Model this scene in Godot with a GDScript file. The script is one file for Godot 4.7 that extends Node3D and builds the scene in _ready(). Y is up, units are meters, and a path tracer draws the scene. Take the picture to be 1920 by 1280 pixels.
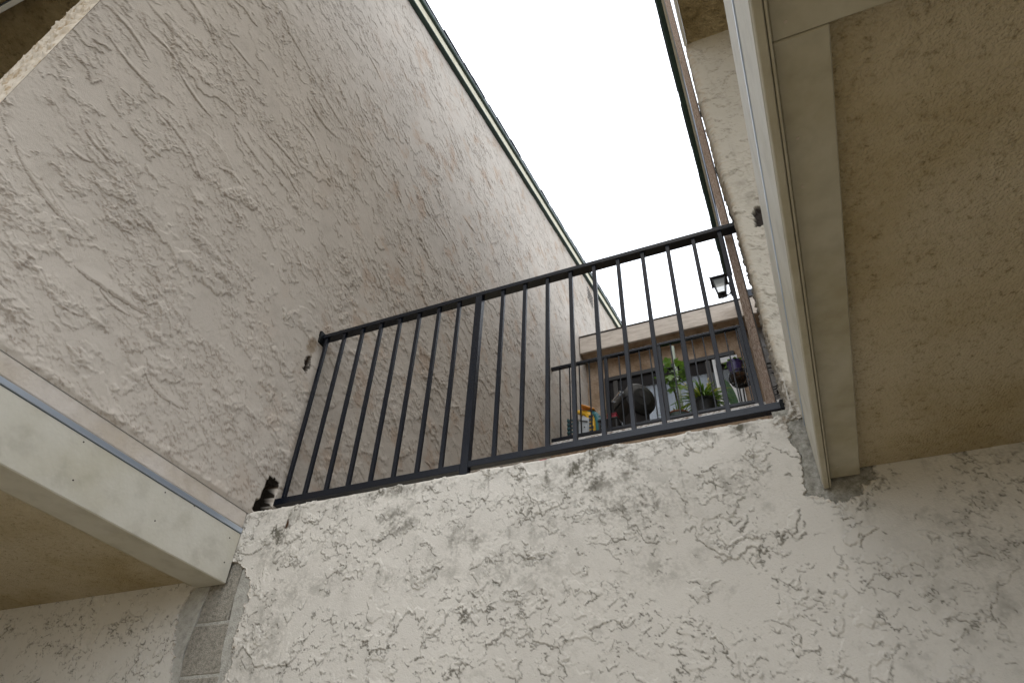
extends Node3D

# ------------------------------------------------------------------ helpers
var used := {}
var rng := RandomNumberGenerator.new()
var mats := {}

func numbered(called: String) -> String:
	var n: int = used.get(called, 0)
	used[called] = n + 1
	return called if n == 0 else "%s_%03d" % [called, n]

func lin(r: float, g: float, b: float) -> Color:
	return Color(r, g, b).linear_to_srgb()

func mat(called: String, c: Color, rough: float, metal := 0.0, spec := 0.5) -> StandardMaterial3D:
	var m := StandardMaterial3D.new()
	m.resource_name = called
	m.albedo_color = c
	m.roughness = rough
	m.metallic = metal
	m.metallic_specular = spec
	mats[called] = m
	return m

func noise(seed_no: int, freq: float, octaves := 1, gain := 0.5, kind := FastNoiseLite.TYPE_SIMPLEX_SMOOTH) -> FastNoiseLite:
	var n := FastNoiseLite.new()
	n.seed = seed_no
	n.noise_type = kind
	n.frequency = freq
	n.fractal_type = FastNoiseLite.FRACTAL_FBM if octaves > 1 else FastNoiseLite.FRACTAL_NONE
	n.fractal_octaves = octaves
	n.fractal_gain = gain
	return n

func noise_tex(n: FastNoiseLite, stops: Array, side := 512) -> NoiseTexture2D:
	var t := NoiseTexture2D.new()
	t.width = side
	t.height = side
	t.seamless = true
	t.seamless_blend_skirt = 0.15
	t.noise = n
	if stops.size():
		var g := Gradient.new()
		var offs := PackedFloat32Array()
		var cols := PackedColorArray()
		for s in stops:
			offs.append(s[0])
			cols.append(s[1])
		g.offsets = offs
		g.colors = cols
		t.color_ramp = g
	return t

func bump_tex(n: FastNoiseLite, strength: float, side := 512) -> NoiseTexture2D:
	var t := noise_tex(n, [], side)
	t.as_normal_map = true
	t.bump_strength = strength
	return t

func worldly(m: StandardMaterial3D, scale: Vector3) -> void:
	m.uv1_triplanar = true
	m.uv1_world_triplanar = true
	m.uv1_scale = scale

func textured(called: String, stops: Array, n: FastNoiseLite, scale: Vector3, rough: float, bump: FastNoiseLite = null, strength := 4.0, bump_scale := 1.0) -> StandardMaterial3D:
	var m := mat(called, Color.WHITE, rough)
	m.albedo_texture = noise_tex(n, stops)
	worldly(m, scale)
	if bump:
		m.normal_enabled = true
		m.normal_texture = bump_tex(bump, strength)
		m.normal_scale = bump_scale
	return m

func stained(m: StandardMaterial3D, seed_no: int, scale: float, low: Color) -> void:
	m.detail_enabled = true
	m.detail_blend_mode = BaseMaterial3D.BLEND_MODE_MUL
	m.detail_uv_layer = BaseMaterial3D.DETAIL_UV_2
	m.uv2_triplanar = true
	m.uv2_world_triplanar = true
	m.uv2_scale = Vector3(scale, scale, scale)
	m.detail_albedo = noise_tex(noise(seed_no, 0.006, 6, 0.62), [[0.0, low], [0.45, Color.WHITE.lerp(low, 0.25)], [0.7, Color.WHITE], [1.0, Color.WHITE]])

func begin() -> SurfaceTool:
	var st := SurfaceTool.new()
	st.begin(Mesh.PRIMITIVE_TRIANGLES)
	return st

func put(called: String, mesh: Mesh, m: Material, parent: Node3D = null) -> MeshInstance3D:
	var o := MeshInstance3D.new()
	o.mesh = mesh
	o.material_override = m
	if parent:
		o.name = called
		parent.add_child(o, true)
	else:
		o.name = numbered(called)
		add_child(o, true)
	return o

func obj(called: String, st: SurfaceTool, m: Material, parent: Node3D = null) -> MeshInstance3D:
	return put(called, st.commit(), m, parent)

func tag(o: Node3D, label: String, category: String, group := "", kind := "") -> Node3D:
	o.set_meta("label", label)
	o.set_meta("category", category)
	if group:
		o.set_meta("group", group)
	if kind:
		o.set_meta("kind", kind)
	return o

func thing(called: String, label: String, category: String, at := Vector3.ZERO, group := "", kind := "") -> Node3D:
	var o := Node3D.new()
	o.name = numbered(called)
	add_child(o, true)
	o.position = at
	tag(o, label, category, group, kind)
	return o

func tri(st: SurfaceTool, a: Vector3, b: Vector3, c: Vector3, na: Vector3, nb: Vector3, nc: Vector3) -> void:
	var flip := (b - a).cross(c - a).dot(na + nb + nc) > 0.0
	st.set_normal(na)
	st.add_vertex(a)
	if flip:
		st.set_normal(nc)
		st.add_vertex(c)
		st.set_normal(nb)
		st.add_vertex(b)
	else:
		st.set_normal(nb)
		st.add_vertex(b)
		st.set_normal(nc)
		st.add_vertex(c)

func face(st: SurfaceTool, p: Array, n: Vector3) -> void:
	for i in range(1, p.size() - 1):
		tri(st, p[0], p[i], p[i + 1], n, n, n)

func box_into(st: SurfaceTool, x: Transform3D, size: Vector3, chamfer := 0.003) -> void:
	var h := size * 0.5
	var c := minf(chamfer, 0.45 * minf(h.x, minf(h.y, h.z)) * 2.0)
	var at := func(s: Vector3, k: int) -> Vector3:
		var v := s * (h - Vector3(c, c, c))
		v[k] = s[k] * h[k]
		return x * v
	var nb := x.basis.orthonormalized()
	for k in 3:
		var i := (k + 1) % 3
		var j := (k + 2) % 3
		for sk in [-1.0, 1.0]:
			var pts := []
			for q in [[-1.0, -1.0], [1.0, -1.0], [1.0, 1.0], [-1.0, 1.0]]:
				var s := Vector3.ZERO
				s[k] = sk
				s[i] = q[0]
				s[j] = q[1]
				pts.append(at.call(s, k))
			var n := Vector3.ZERO
			n[k] = sk
			face(st, pts, nb * n)
			for si in [-1.0, 1.0]:
				var e := []
				for sj in [-1.0, 1.0]:
					var s2 := Vector3.ZERO
					s2[k] = sk
					s2[i] = si
					s2[j] = sj
					e.append(s2)
				var n2 := Vector3.ZERO
				n2[k] = sk
				n2[i] = si
				face(st, [at.call(e[0], k), at.call(e[1], k), at.call(e[1], i), at.call(e[0], i)], (nb * n2).normalized())
	for sx in [-1.0, 1.0]:
		for sy in [-1.0, 1.0]:
			for sz in [-1.0, 1.0]:
				var s3 := Vector3(sx, sy, sz)
				face(st, [at.call(s3, 0), at.call(s3, 1), at.call(s3, 2)], (nb * s3).normalized())

func box(lo: Vector3, hi: Vector3, chamfer := 0.003) -> SurfaceTool:
	var st := begin()
	box_into(st, Transform3D(Basis(), (lo + hi) * 0.5), hi - lo, chamfer)
	return st

func along(p0: Vector3, p1: Vector3, up := Vector3.UP) -> Transform3D:
	var y := (p1 - p0).normalized()
	var xx := up.cross(y)
	if xx.length() < 0.01:
		xx = Vector3.RIGHT.cross(y)
		if xx.length() < 0.01:
			xx = Vector3.BACK
	xx = xx.normalized()
	return Transform3D(Basis(xx, y, xx.cross(y)), (p0 + p1) * 0.5)

func bar_into(st: SurfaceTool, p0: Vector3, p1: Vector3, w: float, h: float, up := Vector3.UP, chamfer := 0.002) -> void:
	box_into(st, along(p0, p1, up), Vector3(w, p0.distance_to(p1), h), chamfer)

func bar(p0: Vector3, p1: Vector3, w: float, h: float, up := Vector3.UP, chamfer := 0.002) -> SurfaceTool:
	var st := begin()
	bar_into(st, p0, p1, w, h, up, chamfer)
	return st

func tube_into(st: SurfaceTool, pts: Array, radii: Variant, sides := 8, caps := true) -> void:
	var rings := []
	var norms := []
	var side := Vector3.ZERO
	for i in pts.size():
		var d: Vector3 = (pts[mini(i + 1, pts.size() - 1)] - pts[maxi(i - 1, 0)]).normalized()
		if side == Vector3.ZERO:
			side = d.cross(Vector3.UP if absf(d.y) < 0.9 else Vector3.RIGHT).normalized()
		side = (side - d * side.dot(d)).normalized()
		var b := d.cross(side)
		var r: float = radii[i] if radii is Array else radii
		var ring := []
		var nn := []
		for k in sides:
			var n: Vector3 = side * cos(TAU * k / sides) + b * sin(TAU * k / sides)
			ring.append(pts[i] + n * r)
			nn.append(n)
		rings.append(ring)
		norms.append(nn)
	for i in pts.size() - 1:
		for k in sides:
			var l := (k + 1) % sides
			tri(st, rings[i][k], rings[i][l], rings[i + 1][l], norms[i][k], norms[i][l], norms[i + 1][l])
			tri(st, rings[i][k], rings[i + 1][l], rings[i + 1][k], norms[i][k], norms[i + 1][l], norms[i + 1][k])
	if caps:
		face(st, rings[0], (pts[0] - pts[1]).normalized())
		face(st, rings[-1], (pts[-1] - pts[-2]).normalized())

func tube(pts: Array, radii: Variant, sides := 8) -> SurfaceTool:
	var st := begin()
	tube_into(st, pts, radii, sides)
	return st

func lathe_into(st: SurfaceTool, prof: Array, sides := 20, x := Transform3D()) -> void:
	for i in prof.size() - 1:
		var a: Vector2 = prof[i]
		var b: Vector2 = prof[i + 1]
		var t := (b - a).normalized()
		var rn := Vector2(t.y, -t.x)
		for k in sides:
			var c0 := Vector3(cos(TAU * k / sides), 0, sin(TAU * k / sides))
			var c1 := Vector3(cos(TAU * (k + 1) / sides), 0, sin(TAU * (k + 1) / sides))
			var n0 := (x.basis * (c0 * rn.x + Vector3.UP * rn.y)).normalized()
			var n1 := (x.basis * (c1 * rn.x + Vector3.UP * rn.y)).normalized()
			var p00 := x * (c0 * a.x + Vector3.UP * a.y)
			var p01 := x * (c1 * a.x + Vector3.UP * a.y)
			var p10 := x * (c0 * b.x + Vector3.UP * b.y)
			var p11 := x * (c1 * b.x + Vector3.UP * b.y)
			if a.x > 0.0:
				tri(st, p00, p01, p11, n0, n1, n1)
			if b.x > 0.0:
				tri(st, p00, p11, p10, n0, n1, n0)

func lathe(prof: Array, sides := 20, x := Transform3D()) -> SurfaceTool:
	var st := begin()
	lathe_into(st, prof, sides, x)
	return st

# ------------------------------------------------------------------ trowelled stucco
# Each ledge is a plate of plaster whose lower lip is cut sharply and whose upper side feathers out, as a trowel leaves it.
class Ledge:
	var n: FastNoiseLite
	var t: float
	var e: float
	var sharp: float
	var soft: float
	var k: float
	var amp: float
	var da: float
	var db: float

func ledge(seed_no: int, freq: float, octaves: int, gain: float, t: float, amp: float, width: float, dir := Vector2(0, 1)) -> Ledge:
	var l := Ledge.new()
	l.n = noise(seed_no, freq, octaves, gain)
	l.n.domain_warp_enabled = true
	l.n.domain_warp_amplitude = 0.35 / freq
	l.n.domain_warp_frequency = freq * 1.3
	l.n.domain_warp_fractal_type = FastNoiseLite.DOMAIN_WARP_FRACTAL_NONE
	l.t = t
	l.e = 0.12 / freq
	l.sharp = 4.0 * freq * width
	l.soft = 0.75
	l.k = 0.2
	l.amp = amp
	l.da = dir.x * l.e
	l.db = dir.y * l.e
	return l

var lip_dirt_shade := 0.0  # dirt together with painted crevice shade, gathered under the cut lips
var lip_reach := 1.0

func ledge_at(l: Ledge, a: float, b: float) -> float:
	var v := l.n.get_noise_2d(a, b) - l.t
	if v <= 0.0:
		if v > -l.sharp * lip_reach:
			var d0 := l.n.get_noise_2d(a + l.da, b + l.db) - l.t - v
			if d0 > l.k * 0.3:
				lip_dirt_shade = maxf(lip_dirt_shade, (1.0 + v / (lip_reach * l.sharp)) * minf(1.0, l.amp / 0.0018))
		return 0.0
	var d := l.n.get_noise_2d(a + l.da, b + l.db) - l.t - v
	var s := smoothstep(0.0, 0.4 * l.k, d)
	var w := lerpf(l.soft, l.sharp, s)
	var x := v / w
	if x < 1.0:
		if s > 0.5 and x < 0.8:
			lip_dirt_shade = maxf(lip_dirt_shade, (1.0 - x / 0.8) * (s - 0.5) * 2.0 * minf(1.0, l.amp / 0.0018))
		return l.amp * x * x * (3.0 - 2.0 * x) * (1.0 + 0.16 * s)
	var lip := maxf(0.0, 1.0 - (x - 1.0) * 0.35) * s
	return l.amp * (1.0 + 0.16 * lip)

func build_sheet(nu: int, nv: int, p: PackedVector3Array, nrm: PackedVector3Array, h: PackedFloat32Array, col: PackedColorArray) -> ArrayMesh:
	var n := nu * nv
	for i in n:
		p[i] += nrm[i] * h[i]
	var out := PackedVector3Array()
	out.resize(n)
	for j in nv:
		for i in nu:
			var at := j * nu + i
			var du := p[at + (1 if i < nu - 1 else 0)] - p[at - (1 if i > 0 else 0)]
			var dv := p[at + (nu if j < nv - 1 else 0)] - p[at - (nu if j > 0 else 0)]
			var q := du.cross(dv)
			if q.dot(nrm[at]) < 0.0:
				q = -q
			out[at] = q.normalized()
	var idx := PackedInt32Array()
	idx.resize((nu - 1) * (nv - 1) * 6)
	var mid := (nv / 2) * nu + nu / 2
	var flip := (p[mid + 1] - p[mid]).cross(p[mid + nu] - p[mid]).dot(nrm[mid]) > 0.0
	var k := 0
	for j in nv - 1:
		for i in nu - 1:
			var a := j * nu + i
			if flip:
				idx[k] = a; idx[k + 1] = a + nu; idx[k + 2] = a + 1
				idx[k + 3] = a + 1; idx[k + 4] = a + nu; idx[k + 5] = a + nu + 1
			else:
				idx[k] = a; idx[k + 1] = a + 1; idx[k + 2] = a + nu
				idx[k + 3] = a + 1; idx[k + 4] = a + nu + 1; idx[k + 5] = a + nu
			k += 6
	var arr := []
	arr.resize(Mesh.ARRAY_MAX)
	arr[Mesh.ARRAY_VERTEX] = p
	arr[Mesh.ARRAY_NORMAL] = out
	arr[Mesh.ARRAY_COLOR] = col
	arr[Mesh.ARRAY_INDEX] = idx
	var m := ArrayMesh.new()
	m.add_surface_from_arrays(Mesh.PRIMITIVE_TRIANGLES, arr)
	return m

func poly(pts: Array) -> PackedVector2Array:
	var p := PackedVector2Array()
	for q in pts:
		p.append(Vector2(q[0], q[1]))
	return p

# ------------------------------------------------------------------ scene
const FZ := -2.2      # front wall face
const LX := -2.302    # side wall face
const TOP := 2.9      # top of the front wall
const SOFFIT := 2.6
const UPPER := 5.61   # ceilings of the floor above
const RZ := -2.354    # front railing
const BZ := -6.29     # rear railing

func rake_y(z: float) -> float:
	return 7.75 - 0.28 * z

func _ready() -> void:
	rng.seed = 7
	var cam := Camera3D.new()
	cam.name = "camera"
	cam.position = Vector3(0, 1.5, 0)
	cam.rotation_degrees = Vector3(40.357, 24.427, 2.571)
	cam.fov = 53.17
	cam.near = 0.05
	cam.far = 400.0
	add_child(cam)
	var we := WorldEnvironment.new()
	we.name = "environment"
	var env := Environment.new()
	var sky := Sky.new()
	var sm := ProceduralSkyMaterial.new()
	sm.sky_top_color = Color(0.94, 0.965, 1.0)
	sm.sky_horizon_color = Color(0.92, 0.945, 0.975)
	sm.sky_curve = 0.2
	sm.ground_bottom_color = Color(0.35, 0.34, 0.32)
	sm.ground_horizon_color = Color(0.6, 0.6, 0.6)
	sky.sky_material = sm
	env.background_mode = Environment.BG_SKY
	env.sky = sky
	env.background_energy_multiplier = 1.0
	env.tonemap_mode = Environment.TONE_MAPPER_LINEAR
	env.tonemap_exposure = 2.8
	env.sdfgi_enabled = true
	env.ssao_enabled = true
	env.ssil_enabled = true
	we.environment = env
	add_child(we)
	var sun := DirectionalLight3D.new()
	sun.name = "sun"
	sun.rotation_degrees = Vector3(-72, 20, 0)
	sun.light_energy = 0.2
	sun.light_angular_distance = 40.0
	sun.light_color = Color(1.0, 0.98, 0.95)
	sun.shadow_enabled = true
	add_child(sun)

	materials()
	ground()
	added_passage_walls()
	front_wall()
	side_wall()
	lower_ceilings()
	upper_ceilings()
	added_neighbours()
	roofs()
	rear_building()
	front_railing()
	rear_railing()
	post()
	lantern()
	balcony_things()

func materials() -> void:
	var grain := noise(11, 0.09, 2, 0.6)
	var st := mat("stucco", Color.WHITE, 0.93, 0.0, 0.3)
	st.vertex_color_use_as_albedo = true
	st.normal_enabled = true
	st.normal_texture = bump_tex(grain, 2.2)
	st.normal_scale = 0.5
	worldly(st, Vector3(3.1, 3.1, 3.1))
	# sand finished ceilings: tan paint with dark specks
	textured("ceiling", [[0.0, lin(0.15, 0.115, 0.065)], [0.24, lin(0.41, 0.345, 0.235)], [0.4, lin(0.51, 0.44, 0.315)], [1.0, lin(0.56, 0.485, 0.355)]], noise(21, 0.035, 4, 0.75), Vector3(1.7, 1.7, 1.7), 0.95, noise(22, 0.12, 3, 0.6), 6.0, 0.9)
	textured("upper_ceiling", [[0.0, lin(0.14, 0.105, 0.05)], [0.35, lin(0.3, 0.24, 0.135)], [1.0, lin(0.38, 0.31, 0.185)]], noise(23, 0.02, 4, 0.65), Vector3(1.3, 1.3, 1.3), 0.95, noise(24, 0.06, 4, 0.6), 8.0, 1.0)
	textured("fascia_paint", [[0.0, lin(0.45, 0.43, 0.37)], [0.5, lin(0.54, 0.52, 0.455)], [1.0, lin(0.57, 0.55, 0.485)]], noise(25, 0.012, 4, 0.6), Vector3(1.1, 1.1, 1.1), 0.62, noise(26, 0.08, 2, 0.5), 1.0, 0.35)
	textured("board_paint", [[0.0, lin(0.4, 0.37, 0.29)], [0.5, lin(0.46, 0.43, 0.34)], [1.0, lin(0.49, 0.46, 0.37)]], noise(27, 0.015, 4, 0.6), Vector3(1.4, 1.4, 1.4), 0.75, noise(28, 0.07, 3, 0.5), 1.2, 0.4)
	textured("smooth_band", [[0.0, lin(0.48, 0.43, 0.385)], [0.5, lin(0.56, 0.51, 0.46)], [1.0, lin(0.59, 0.54, 0.49)]], noise(29, 0.02, 4, 0.6), Vector3(1.2, 1.2, 1.2), 0.9, noise(30, 0.1, 2, 0.5), 2.0, 0.5)
	textured("concrete", [[0.0, lin(0.12, 0.112, 0.095)], [0.35, lin(0.25, 0.235, 0.2)], [0.7, lin(0.34, 0.315, 0.27)], [1.0, lin(0.4, 0.37, 0.32)]], noise(31, 0.03, 5, 0.72), Vector3(2.6, 2.6, 2.6), 0.95, noise(32, 0.1, 3, 0.7), 8.0, 1.0)
	textured("mortar", [[0.0, lin(0.27, 0.262, 0.238)], [0.5, lin(0.38, 0.37, 0.335)], [1.0, lin(0.45, 0.44, 0.4)]], noise(33, 0.02, 4, 0.6), Vector3(2.2, 2.2, 2.2), 0.9, noise(34, 0.09, 3, 0.6), 4.0, 0.8)
	textured("cement", [[0.0, lin(0.13, 0.125, 0.105)], [0.45, lin(0.26, 0.25, 0.22)], [0.75, lin(0.36, 0.35, 0.315)], [1.0, lin(0.52, 0.51, 0.47)]], noise(35, 0.018, 5, 0.68), Vector3(3.2, 3.2, 3.2), 0.9, noise(36, 0.06, 4, 0.65), 5.0, 0.9)
	textured("rough_wood", [[0.0, lin(0.13, 0.085, 0.06)], [0.3, lin(0.28, 0.2, 0.155)], [0.6, lin(0.4, 0.31, 0.25)], [1.0, lin(0.5, 0.41, 0.35)]], noise(37, 0.05, 4, 0.7), Vector3(6.0, 1.2, 6.0), 0.95, noise(38, 0.07, 3, 0.7), 8.0, 1.0)
	textured("rear_stucco", [[0.0, lin(0.26, 0.185, 0.125)], [0.5, lin(0.37, 0.275, 0.195)], [1.0, lin(0.42, 0.32, 0.235)]], noise(39, 0.02, 4, 0.65), Vector3(0.8, 0.8, 0.8), 0.95, noise(40, 0.05, 4, 0.6), 5.0, 0.8)
	textured("grey_stucco", [[0.0, lin(0.26, 0.255, 0.25)], [1.0, lin(0.38, 0.37, 0.36)]], noise(41, 0.02, 4, 0.65), Vector3(0.8, 0.8, 0.8), 0.95, noise(42, 0.05, 4, 0.6), 4.0, 0.8)
	textured("rear_fascia", [[0.0, lin(0.31, 0.265, 0.22)], [0.5, lin(0.43, 0.375, 0.32)], [1.0, lin(0.5, 0.44, 0.385)]], noise(43, 0.02, 5, 0.65), Vector3(0.35, 1.6, 1.6), 0.8, noise(44, 0.06, 3, 0.5), 2.0, 0.5)
	textured("peeling_paint", [[0.0, lin(0.14, 0.1, 0.08)], [0.35, lin(0.3, 0.25, 0.22)], [0.5, lin(0.6, 0.59, 0.58)], [1.0, lin(0.78, 0.78, 0.78)]], noise(45, 0.03, 4, 0.6), Vector3(1.2, 2.4, 2.4), 0.8)
	var rail := mat("rail_paint", lin(0.006, 0.0082, 0.014), 0.27, 0.0, 0.43)
	rail.normal_enabled = true
	rail.normal_texture = bump_tex(noise(46, 0.06, 3, 0.6), 2.0)
	rail.normal_scale = 0.15
	worldly(rail, Vector3(5, 5, 5))
	mat("rail_dark", lin(0.005, 0.006, 0.007), 0.5, 0.0, 0.25)
	textured("green_paint", [[0.0, lin(0.012, 0.03, 0.024)], [0.5, lin(0.022, 0.05, 0.038)], [1.0, lin(0.032, 0.066, 0.05)]], noise(47, 0.02, 4, 0.6), Vector3(1, 1, 1), 0.6)
	textured("cream_board", [[0.0, lin(0.38, 0.34, 0.22)], [0.35, lin(0.6, 0.56, 0.42)], [1.0, lin(0.68, 0.65, 0.52)]], noise(48, 0.015, 5, 0.65), Vector3(1.6, 1.6, 0.9), 0.75)
	for i in 3:
		var sh := mat("shingle_%d" % i, lin(0.028 + 0.012 * i, 0.034 + 0.012 * i, 0.046 + 0.013 * i), 0.9)
		sh.normal_enabled = true
		sh.normal_texture = bump_tex(noise(49 + i, 0.2, 2, 0.6), 5.0, 256)
		worldly(sh, Vector3(6, 6, 6))
	mat("metal_edge", lin(0.62, 0.66, 0.7), 0.4, 0.3)
	mat("flashing", lin(0.5, 0.57, 0.68), 0.3, 0.7)
	mat("nail", lin(0.05, 0.04, 0.035), 0.6, 0.5)
	textured("pavement", [[0.0, lin(0.3, 0.248, 0.16)], [1.0, lin(0.42, 0.355, 0.24)]], noise(53, 0.02, 4, 0.6), Vector3(0.7, 0.7, 0.7), 0.95)
	mat("black_frame", lin(0.012, 0.012, 0.013), 0.4)
	mat("bronze_frame", lin(0.05, 0.045, 0.04), 0.45, 0.3)
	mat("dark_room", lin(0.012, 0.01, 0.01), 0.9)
	textured("reflection_sheet", [[0.0, lin(0.2, 0.235, 0.29)], [1.0, lin(0.3, 0.34, 0.4)]], noise(54, 0.03, 3, 0.5), Vector3(2.5, 0.2, 2.5), 0.9)
	mat("white_frame", lin(0.62, 0.63, 0.64), 0.5)
	var gl := mat("pane", Color(0.85, 0.9, 0.95, 0.12), 0.04, 0.0, 0.3)
	gl.transparency = BaseMaterial3D.TRANSPARENCY_ALPHA
	var lg := mat("lamp_glass", Color(0.75, 0.76, 0.74, 0.55), 0.3)
	lg.transparency = BaseMaterial3D.TRANSPARENCY_ALPHA
	mat("grill_black", lin(0.01, 0.0095, 0.009), 0.5, 0.0, 0.4)
	mat("grill_lid", lin(0.55, 0.57, 0.6), 0.25, 0.9)
	mat("grill_cover", lin(0.018, 0.015, 0.015), 0.8)
	mat("pot_black", lin(0.014, 0.014, 0.015), 0.5)
	mat("pot_purple", lin(0.045, 0.03, 0.12), 0.35)
	mat("terracotta", lin(0.24, 0.1, 0.055), 0.8)
	mat("glazed_bowl", lin(0.09, 0.12, 0.11), 0.5)
	mat("soil", lin(0.03, 0.02, 0.014), 1.0)
	mat("wire", lin(0.02, 0.018, 0.017), 0.5, 0.4)
	mat("coco_liner", lin(0.09, 0.045, 0.022), 1.0)
	for c in [["leaf_bright", 0.1, 0.19, 0.03], ["leaf_mid", 0.075, 0.15, 0.025], ["leaf_deep", 0.03, 0.085, 0.028], ["leaf_yellow", 0.3, 0.33, 0.06], ["flower", 0.62, 0.55, 0.36]]:
		var lm := mat(c[0], lin(c[1], c[2], c[3]), 0.5)
		lm.backlight_enabled = true
		lm.backlight = lin(c[1] * 0.8, c[2] * 0.8, c[3] * 0.5)
	mat("stem", lin(0.1, 0.09, 0.045), 0.8)
	mat("pale_pole", lin(0.34, 0.4, 0.33), 0.5)
	mat("bag_yellow", lin(0.72, 0.42, 0.02), 0.4)
	mat("bag_orange", lin(0.72, 0.27, 0.015), 0.4)
	mat("bag_teal", lin(0.015, 0.15, 0.18), 0.5)
	mat("crate_teal", lin(0.012, 0.07, 0.08), 0.5)
	mat("bag_print", lin(0.03, 0.03, 0.03), 0.5)
	mat("bag_white", lin(0.38, 0.41, 0.44), 0.45)
	mat("red_plastic", lin(0.3, 0.015, 0.035), 0.45)
	stained(mats.ceiling, 61, 0.3, Color(0.88, 0.85, 0.76))
	stained(mats.upper_ceiling, 62, 0.5, Color(0.7, 0.66, 0.55))
	stained(mats.fascia_paint, 63, 0.55, Color(0.93, 0.92, 0.88))
	stained(mats.board_paint, 64, 0.7, Color(0.9, 0.88, 0.82))
	stained(mats.smooth_band, 65, 0.8, Color(0.93, 0.91, 0.87))
	stained(mats.rear_stucco, 66, 0.5, Color(0.8, 0.75, 0.68))
	mat("filler", lin(0.5, 0.44, 0.38), 0.8)
	mat("dark_matte", lin(0.028, 0.022, 0.018), 1.0)

func ground() -> void:
	var st := begin()
	face(st, [Vector3(-60, 0, -60), Vector3(60, 0, -60), Vector3(60, 0, 60), Vector3(-60, 0, 60)], Vector3.UP)
	tag(obj("ground", st, mats.pavement), "tan paved ground of the passage below the walls", "ground", "", "structure")

func added_passage_walls() -> void:  # unseen walls added to darken the space under the ceilings
	tag(obj("wall", box(Vector3(2.6, 0, FZ + 0.002), Vector3(2.8, 2.645, 4.0), 0.004), mats.grey_stucco), "plain unseen wall added under the right ceiling to hold back light", "wall", "", "structure")
	tag(obj("wall", box(Vector3(-5.2, 0, FZ + 0.002), Vector3(-5.0, 2.598, 4.0), 0.004), mats.grey_stucco), "plain unseen wall added under the left ceiling to hold back light", "wall", "", "structure")

# ---- the low wall across the passage with its pier
var front_ledges: Array = []
var front_tone: FastNoiseLite
var front_rough: FastNoiseLite
var front_grain: FastNoiseLite
var front_mould: FastNoiseLite
var front_speck: FastNoiseLite
var front_fine: Ledge
var front_masks: Array = []
const FRONT_AMPS := [0.0046, 0.004, 0.0034, 0.0028]
const MOULD := [[-0.62, 2.81, 0.21, 0.11, 1.0], [-0.5, 2.65, 0.2, 0.08, 0.8], [-0.95, 2.47, 0.25, 0.09, 0.5], [-1.35, 2.5, 0.2, 0.07, 0.45], [-1.49, 2.73, 0.12, 0.07, 0.9], [-2.09, 2.77, 0.09, 0.12, 1.0], [-1.14, 2.59, 0.09, 0.06, 0.7], [-0.85, 2.6, 0.13, 0.05, 0.55], [-0.43, 2.4, 0.1, 0.06, 0.5], [-0.1, 2.68, 0.07, 0.08, 0.6], [-1.6, 2.87, 0.2, 0.04, 0.85], [0.16, 4.12, 0.06, 0.12, 0.8], [-1.9, 2.5, 0.2, 0.06, 0.5], [-2.02, 2.3, 0.12, 0.2, 0.45], [-1.45, 2.87, 0.6, 0.025, 0.55], [-0.3, 2.88, 0.5, 0.025, 0.75], [0.5, 2.3, 0.25, 0.2, 0.3], [0.03, 2.9, 0.07, 0.07, 0.8]]

func front_setup() -> void:
	front_ledges = [
		ledge(101, 2.3, 6, 0.55, 0.1, 0.0046, 0.0024, Vector2(0.25, 0.97)),
		ledge(102, 3.1, 6, 0.56, 0.16, 0.004, 0.0024, Vector2(-0.5, 0.86)),
		ledge(103, 4.6, 5, 0.55, 0.18, 0.0034, 0.0022, Vector2(0.6, 0.8)),
		ledge(104, 7.5, 4, 0.55, 0.2, 0.0028, 0.002, Vector2(-0.2, 0.98)),
	]
	front_masks = [null, noise(151, 2.6, 2), noise(152, 3.6, 3), noise(153, 4.4, 3)]
	front_fine = ledge(105, 19.0, 3, 0.55, 0.12, 0.0022, 0.002, Vector2(0.3, 0.95))
	front_rough = noise(106, 3.4, 3, 0.5)
	front_tone = noise(107, 1.6, 4, 0.55)
	front_grain = noise(108, 95.0, 2, 0.6)
	front_mould = noise(109, 9.0, 5, 0.7)
	front_speck = noise(110, 55.0, 2, 0.6)

var out_h := 0.0
var out_c := Color()

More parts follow.
